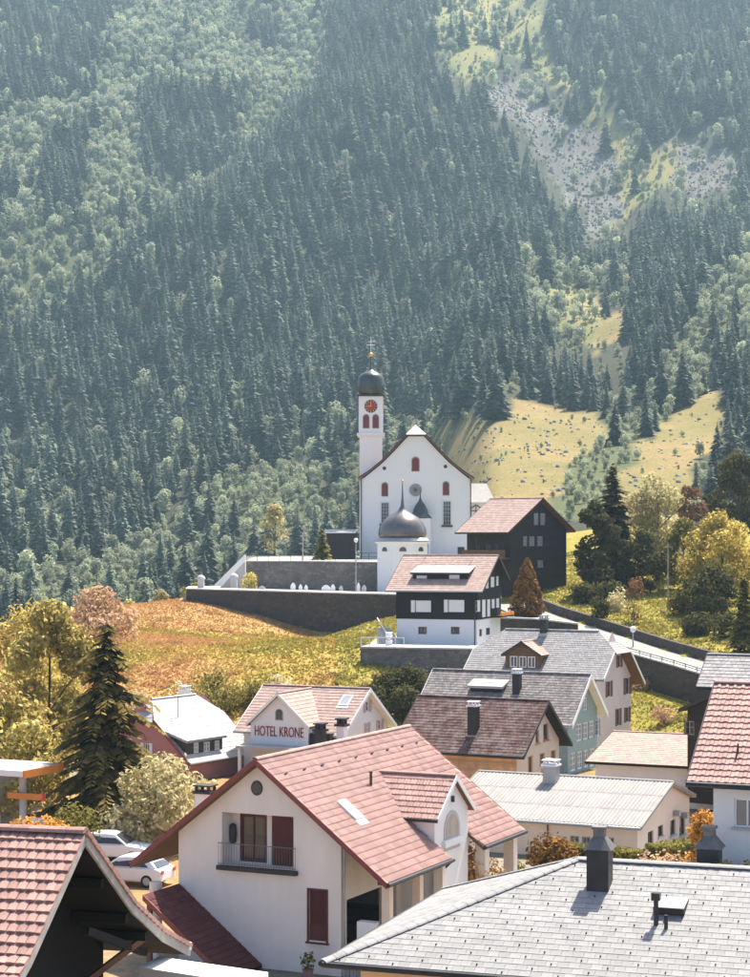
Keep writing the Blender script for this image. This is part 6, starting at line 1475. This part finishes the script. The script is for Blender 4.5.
def car(label, x, y, g, rz, paint, L=4.1, W=1.72, H=1.46, van=False):
    R = empty('car', (x, y, g+ZC), rz, label, 'car'); sx = L/4.1
    if van: low = [(-2.05,.3),(2.0,.3),(2.05,.75),(1.75,1.05),(-2.0,1.05)]; top = [(-1.98,1.05),(1.55,1.05),(.85,H-.04),(-1.9,H)]
    else: low = [(-2.05,.30),(2.02,.28),(2.06,.62),(1.9,.80),(1.0,.92),(-1.75,.96),(-2.02,.85)]; top = [(-1.8,.955),(1.05,.915),(.35,H-.04),(-.1,H),(-.9,H-.02),(-1.45,H-.22)]
    fr = lambda a, b, c: (a*sx, c, b)
    m = MB(); n = len(low); k = .93
    vs = [(a*sx, -W/2*k, b) for a, b in low]+[(a*sx, -W/2, b+.0) for a, b in low]
    m.prism(low, -W/2, W/2, 0, fr); b = m.build('body', paint, R); bv = b.modifiers.new('bevel', 'BEVEL'); bv.width = .09; bv.segments = 2
    m = MB(); n = len(top); vs = []
    for s_ in (-1, 1): vs += [(a*sx, s_*(W/2-.05-(.17 if z > 1.1 else 0)), z) for a, z in top]
    m.raw(vs, [tuple(range(n-1,-1,-1)), tuple(range(n,2*n))]+[(i,(i+1)%n,n+(i+1)%n,n+i) for i in range(n)]); c = m.build('cabin', paint, R); bv = c.modifiers.new('bevel', 'BEVEL'); bv.width = .05; bv.segments = 2
    for s_ in (-1, 1):
        t = [(-1.35,1.0),(.85,.98),(.28,H-.13),(-.85,H-.12)] if not van else [(-.2,1.1),(1.3,1.1),(.8,H-.15),(-.2,H-.15)]
        m = MB(); q = [(a*sx, s_*(W/2-.035-(.165 if z > 1.1 else .0)*(1 if z > 1.1 else 0)), z) for a, z in t]; m.poly(q if s_ > 0 else q[::-1]); m.poly([(p[0],p[1]-s_*.02,p[2]) for p in q]); m.build('side_window', glass, R)
    xs = ((.98,.95),(.37,H-.06)) if not van else ((1.56,1.1),(.88,H-.1)); m = MB(); m.poly([(xs[0][0]*sx+.03,-W/2+.14,xs[0][1]+.03),(xs[0][0]*sx+.03,W/2-.14,xs[0][1]+.03),(xs[1][0]*sx+.03,W/2-.28,xs[1][1]),(xs[1][0]*sx+.03,-W/2+.28,xs[1][1])]); m.build('windscreen', glass, R)
    if not van: m = MB(); m.poly([(-1.80*sx,-W/2+.16,1.0),(-1.80*sx,W/2-.16,1.0),(-1.49*sx,W/2-.3,H-.24),(-1.49*sx,-W/2+.3,H-.24)]); m.build('rear_window', glass, R)
    for a in (-1.28, 1.3):
        for s_ in (-1, 1):
            m = MB(); m.lathe([(.2,-.1),(.31,-.1),(.32,-.06),(.32,.06),(.31,.1),(.2,.1)], 14, (0,0,0)); o = m.build('wheel', rubber, R); o.rotation_euler = (math.pi/2,0,0); o.location = (a*sx, s_*(W/2-.09), .32)
            r_ = MB(); r_.lathe([(.2,-.105),(.2,.105)], 10, (0,0,0)); r_.build('rim', metal_gr, o)
    for s_ in (-1, 1):
        m = MB(); m.box(2.0*sx, 2.075*sx, s_*.6-.17, s_*.6+.17, .6, .74); m.build('headlight', metal_wh, R); m = MB(); m.box(-2.08*sx, -2.03*sx, s_*.66-.12, s_*.66+.12, .68, .86); m.build('tail_light', red_p, R)
    return R
def small_things():
    g = -17.
    p = P(131, 885, 94); car('small white car parked behind the tile-roofed timber house', p.x, p.y, g, math.radians(160), car_white)
    p = P(112, 868, 101); car('second white car parked behind the small white car', p.x, p.y, g, math.radians(-10), car_white, 4.3, 1.75, 1.5)
    p = P(64, 830, 108); car('dark car parked beside the petrol station', p.x, p.y, g, math.radians(20), car_blue)
    for i, (px, Y, mt, nm) in enumerate(((8,92,'orange','leftmost'),(30,90,'orange','second'),(52,92,'orange','third'),(72,95,'olive','rightmost'))):
        shrub(f'{"orange" if mt == "orange" else "olive"} shrub in front of the petrol station, {nm} of the row', px, Y, 3.7, 1.7, mt, 2200, .12, 200+i, group='shrubs in front of the petrol station')
    # cemetery
    gl = [(262,'grey',.9,.55,.2),(293,'white',.62,1.0,.2),(300.5,'white',.45,.8,.2),(306,'white',.42,.75,.2),(326,'white',1.1,.75,.25),(333,'white',.55,.85,.2),(341,'grey',.5,.7,.2),(364,'grey',.6,.8,.2),(358.5,'white',.4,1.1,.15)]
    for i, (px, c, w_, h_, d_) in enumerate(gl):
        Y = 234.5+((px-262)/100)*-6+5.5; q = G(px, Y, -6.95); R = empty('gravestone', q, 0, f'{c} gravestone on the cemetery terrace, {ORD[i]} from the left', 'gravestone', 'gravestones on the cemetery terrace')
        m = MB(); m.box(-w_/2-.15, w_/2+.15, -d_-.1, d_+.1, -.2, .22); m.build('plinth', concrete, R)
        m = MB(); m.prism([(-w_/2,.222),(w_/2,.222),(w_/2,.5+h_*.7),(w_/4,.6+h_*.9),(0,.62+h_),(-w_/4,.6+h_*.9),(-w_/2,.5+h_*.7)], -d_/2, d_/2, 0, lambda a, b, c_: (a, c_, b)); m.build('stone', white if c == 'white' else concrete, R)
    q = G(388, 231, -6.95); R = empty('grave_cross', q, 0, 'small orange-brown wooden grave cross below the chapel', 'cross')
    m = MB(); m.box(-.06,.06,-.05,.05,-.2,1.3); m.build('upright', wood_md, R); m = MB(); m.box(-.38,.38,-.045,.045,.75,.88); m.build('crossbar', shut_or, R)
    for i, (px, Y, h_) in enumerate(((201,243.5,2.1),(234,247,2.3))):
        q = G(px, Y, -6.6); R = empty('gate_pillar', q, 0, 'pale stone pillar with rounded cap, ' + ('at the left end of the terrace wall' if i == 0 else 'beside the terrace stairs'), 'pillar')
        m = MB(); m.box(-.4,.4,-.4,.4,-.5,h_*.75); m.build('shaft', concrete, R); m = MB(); m.lathe([(.58,0),(.58,.12),(.45,.35),(.15,.55)], 12, (0,0,h_*.75)); m.build('cap', concrete, R)
    # stairs up to the church terrace
    a = G(217, 255.5, -6.95); b = G(246, 257.5, -2.9); R = empty('stairs', a, 0, 'stone stairs with white parapets climbing to the church terrace', 'stairs'); d = b-a; n = 18
    for i in range(n):
        m = MB(); x0 = d.x*i/n; x1 = d.x*(i+1)/n+.02; m.box(x0, x1, 0, 2.0, -.5, d.z*(i+1)/n); m.build('step', concrete, R)
    for yy in (-.25, 2.05):
        m = MB(); m.hexa([(-.3,yy,.0),(d.x,yy,d.z),(d.x,yy+.2,d.z),(-.3,yy+.2,.0),(-.3,yy,.95),(d.x,yy,d.z+.95),(d.x,yy+.2,d.z+.95),(-.3,yy+.2,.95)]); m.build('parapet', white, R)
    R = empty('terrace_railing', G(246, 258.4, -2.8), 0, 'thin metal railing on top of the upper church terrace wall', 'railing')
    L_ = (380-246)/F*258.4
    for i in range(13):
        m = MB(); x0 = L_*i/12; m.box(x0-.03,x0+.03,-.03,.03,0,1.05); m.build('post', trim_dk, R)
    m = MB(); m.box(0,L_,-.025,.025,1.0,1.05); m.box(0,L_,-.02,.02,.5,.54); m.build('rail', trim_dk, R)
    # lamp posts and poles
    def lamp(label, px, Y, zb, h_, kind='lamp'):
        q = G(px, Y, zb); R = empty('street_lamp' if kind == 'lamp' else 'utility_pole', q, 0, label, 'lamp post' if kind == 'lamp' else 'pole')
        m = MB(); m.lathe([(.09,-.5),(.06,h_)], 8, (0,0,0)); m.build('post', metal_gr if kind == 'lamp' else wood_gr, R)
        if kind == 'lamp': m = MB(); m.lathe([(.05,0),(.24,.1),(.28,.45),(.1,.6)], 10, (0,0,h_)); m.build('lamp_head', metal_wh, R)
        else: m = MB(); m.box(-.5,.5,-.05,.05,h_-.5,h_-.4); m.build('crossarm', wood_gr, R)
    lamp('tall street lamp on the cemetery terrace left of the chapel', 356, 250, -6.95, 6.6)
    lamp('short street lamp with white head on the downhill side of the road', 633, 178.5, -10.3, 1.6)
    lamp('thin utility pole standing in the garden above the road', 668, 199, zt1((668-375)/F*199, 199), 7.2, 'pole')
    lamp('thin pole on the church terrace near the yew', 303, 262, -2.8, 3.8, 'pole')
    # shed with white roof left of the church
    h = House('shed', 'small dark shed with white roof left of the church tower', ((357-375)/F*276,276,1.55), -80, 4.6, 1.6, 1.6, .25, -2.8, wall=dark_plank, xl=-1.2, xr=1.2, oy=.3, cat='shed')
    h.walls(); h.roof(pale_sheet, .4, .6, PROF_FLAT, .02, 0, wood_wh, wood_wh, ridge=False)
    # chalet terrace
    a = G(361, 169.7, -9.65); b = G(404, 169.0, -9.65); R = empty('terrace_railing', a, 0, 'white terrace railing left of the black and white chalet', 'railing'); d = b-a
    m = MB(); m.bar((0,0,.95), (d.x,d.y,.95), .08, .08); m.build('rail', metal_wh, R)
    for i in range(6): m = MB(); t = i/5; m.box(d.x*t-.04,d.x*t+.04,d.y*t-.04,d.y*t+.04,-.3,.93); m.build('post', metal_wh, R)
    q = G(389, 171.5, -9.75); R = empty('stone_urn', q, 0, 'white stone urn on the terrace left of the chalet', 'urn'); m = MB(); m.box(-.3,.3,-.3,.3,-.1,.7); m.build('pedestal', white, R); m = MB(); m.lathe([(.15,0),(.12,.1),(.32,.35),(.3,.65),(.36,.72)], 12, (0,0,.7)); m.build('urn', white, R)
    a = G(395, 174, -9.75); R = empty('garden_stairs', a, math.radians(20), 'garden steps with white handrail left of the chalet', 'stairs')
    for i in range(9): m = MB(); m.box(-.6,.6,i*.35,i*.35+.36,-.3,.18*(i+1)); m.build('step', concrete, R)
    m = MB(); m.bar((-.6,0,.9),(-.6,3.1,2.5),.07,.07); m.build('handrail', metal_wh, R)
    run_wall('terrace_wall', [xy(492,184), xy(535,184.5), xy(578,184)], [-7.55,-7.75,-8.2], [-11,-11.5,-13], .7, stone_dk, 'dark garden terrace wall between the chalet and the grey roofs', concrete)
    for i, (px, Y) in enumerate(((515,187.5),(533,188),(548,187))):
        z0 = zt1((px-375)/F*Y, Y); q = G(px, Y, z0); R = empty('garden_table', q, 0, f'round garden table on the terrace below the thuja, {ORD[i]} from the chalet', 'table', 'garden tables below the thuja')
        m = MB(); m.lathe([(.6,0),(.6,.04)], 14, (0,0,.72)); m.build('table_top', metal_wh, R); m = MB(); m.lathe([(.05,-.2),(.05,.72)], 6, (0,0,0)); m.lathe([(.3,0),(.3,.04)], 10, (0,0,0)); m.build('pedestal', trim_dk, R)
    for i, (px, Y) in enumerate(((556,189.5),(570,188))): shrub(f'orange flowers on the terrace edge beside the road, {"nearer the thuja" if i == 0 else "farther from the thuja"}', px, Y, .9, .8, 'orange', 500, .1, 300+i)
    q = G(499, 197, zt1((499-375)/F*197, 197)); R = empty('white_post', q, 0, 'white post beside the chalet where the road begins', 'post'); m = MB(); m.lathe([(.16,-.3),(.16,1.5),(.24,1.55),(.2,1.9),(.05,2.0)], 10); m.build('shaft', white, R)
    # log fence by the lawn
    for i in range(5):
        px = 655+i*6; Y = 152-i*1.0; q = G(px, Y, zt1((px-375)/F*Y, Y)); R = empty('fence_panel', q, math.radians(-30), f'grey weathered log fence panel below the lawn, {ORD[i]} from the left', 'fence', 'log fence below the lawn')
        for k in (.4, .9): m = MB(); m.tube([(-.6,0,k),(.6,0,k+.15)], .06, 6); m.build('log', wood_gr, R)
        m = MB(); m.tube([(0,0,-.4),(0,0,1.2)], .07, 6); m.build('post', wood_gr, R)
    # pots by the main house
    q = P(308, 966, 73.5); q.z = ZC-17; R = empty('potted_plant', q, 0, 'terracotta pot with a small plant at the foot of the cream gable', 'plant'); m = MB(); m.lathe([(.14,0),(.22,.38),(.24,.4)], 12); m.build('pot', tile_old, R)
    r = np.random.default_rng(3); V, Q, d_, k_ = leaf_cloud(r, [(0,0,.7,.3,.35)], 140, .08); link('foliage', npmesh('foliage', V, Q, [LF['olive']], r.random(140)), R)
small_things()
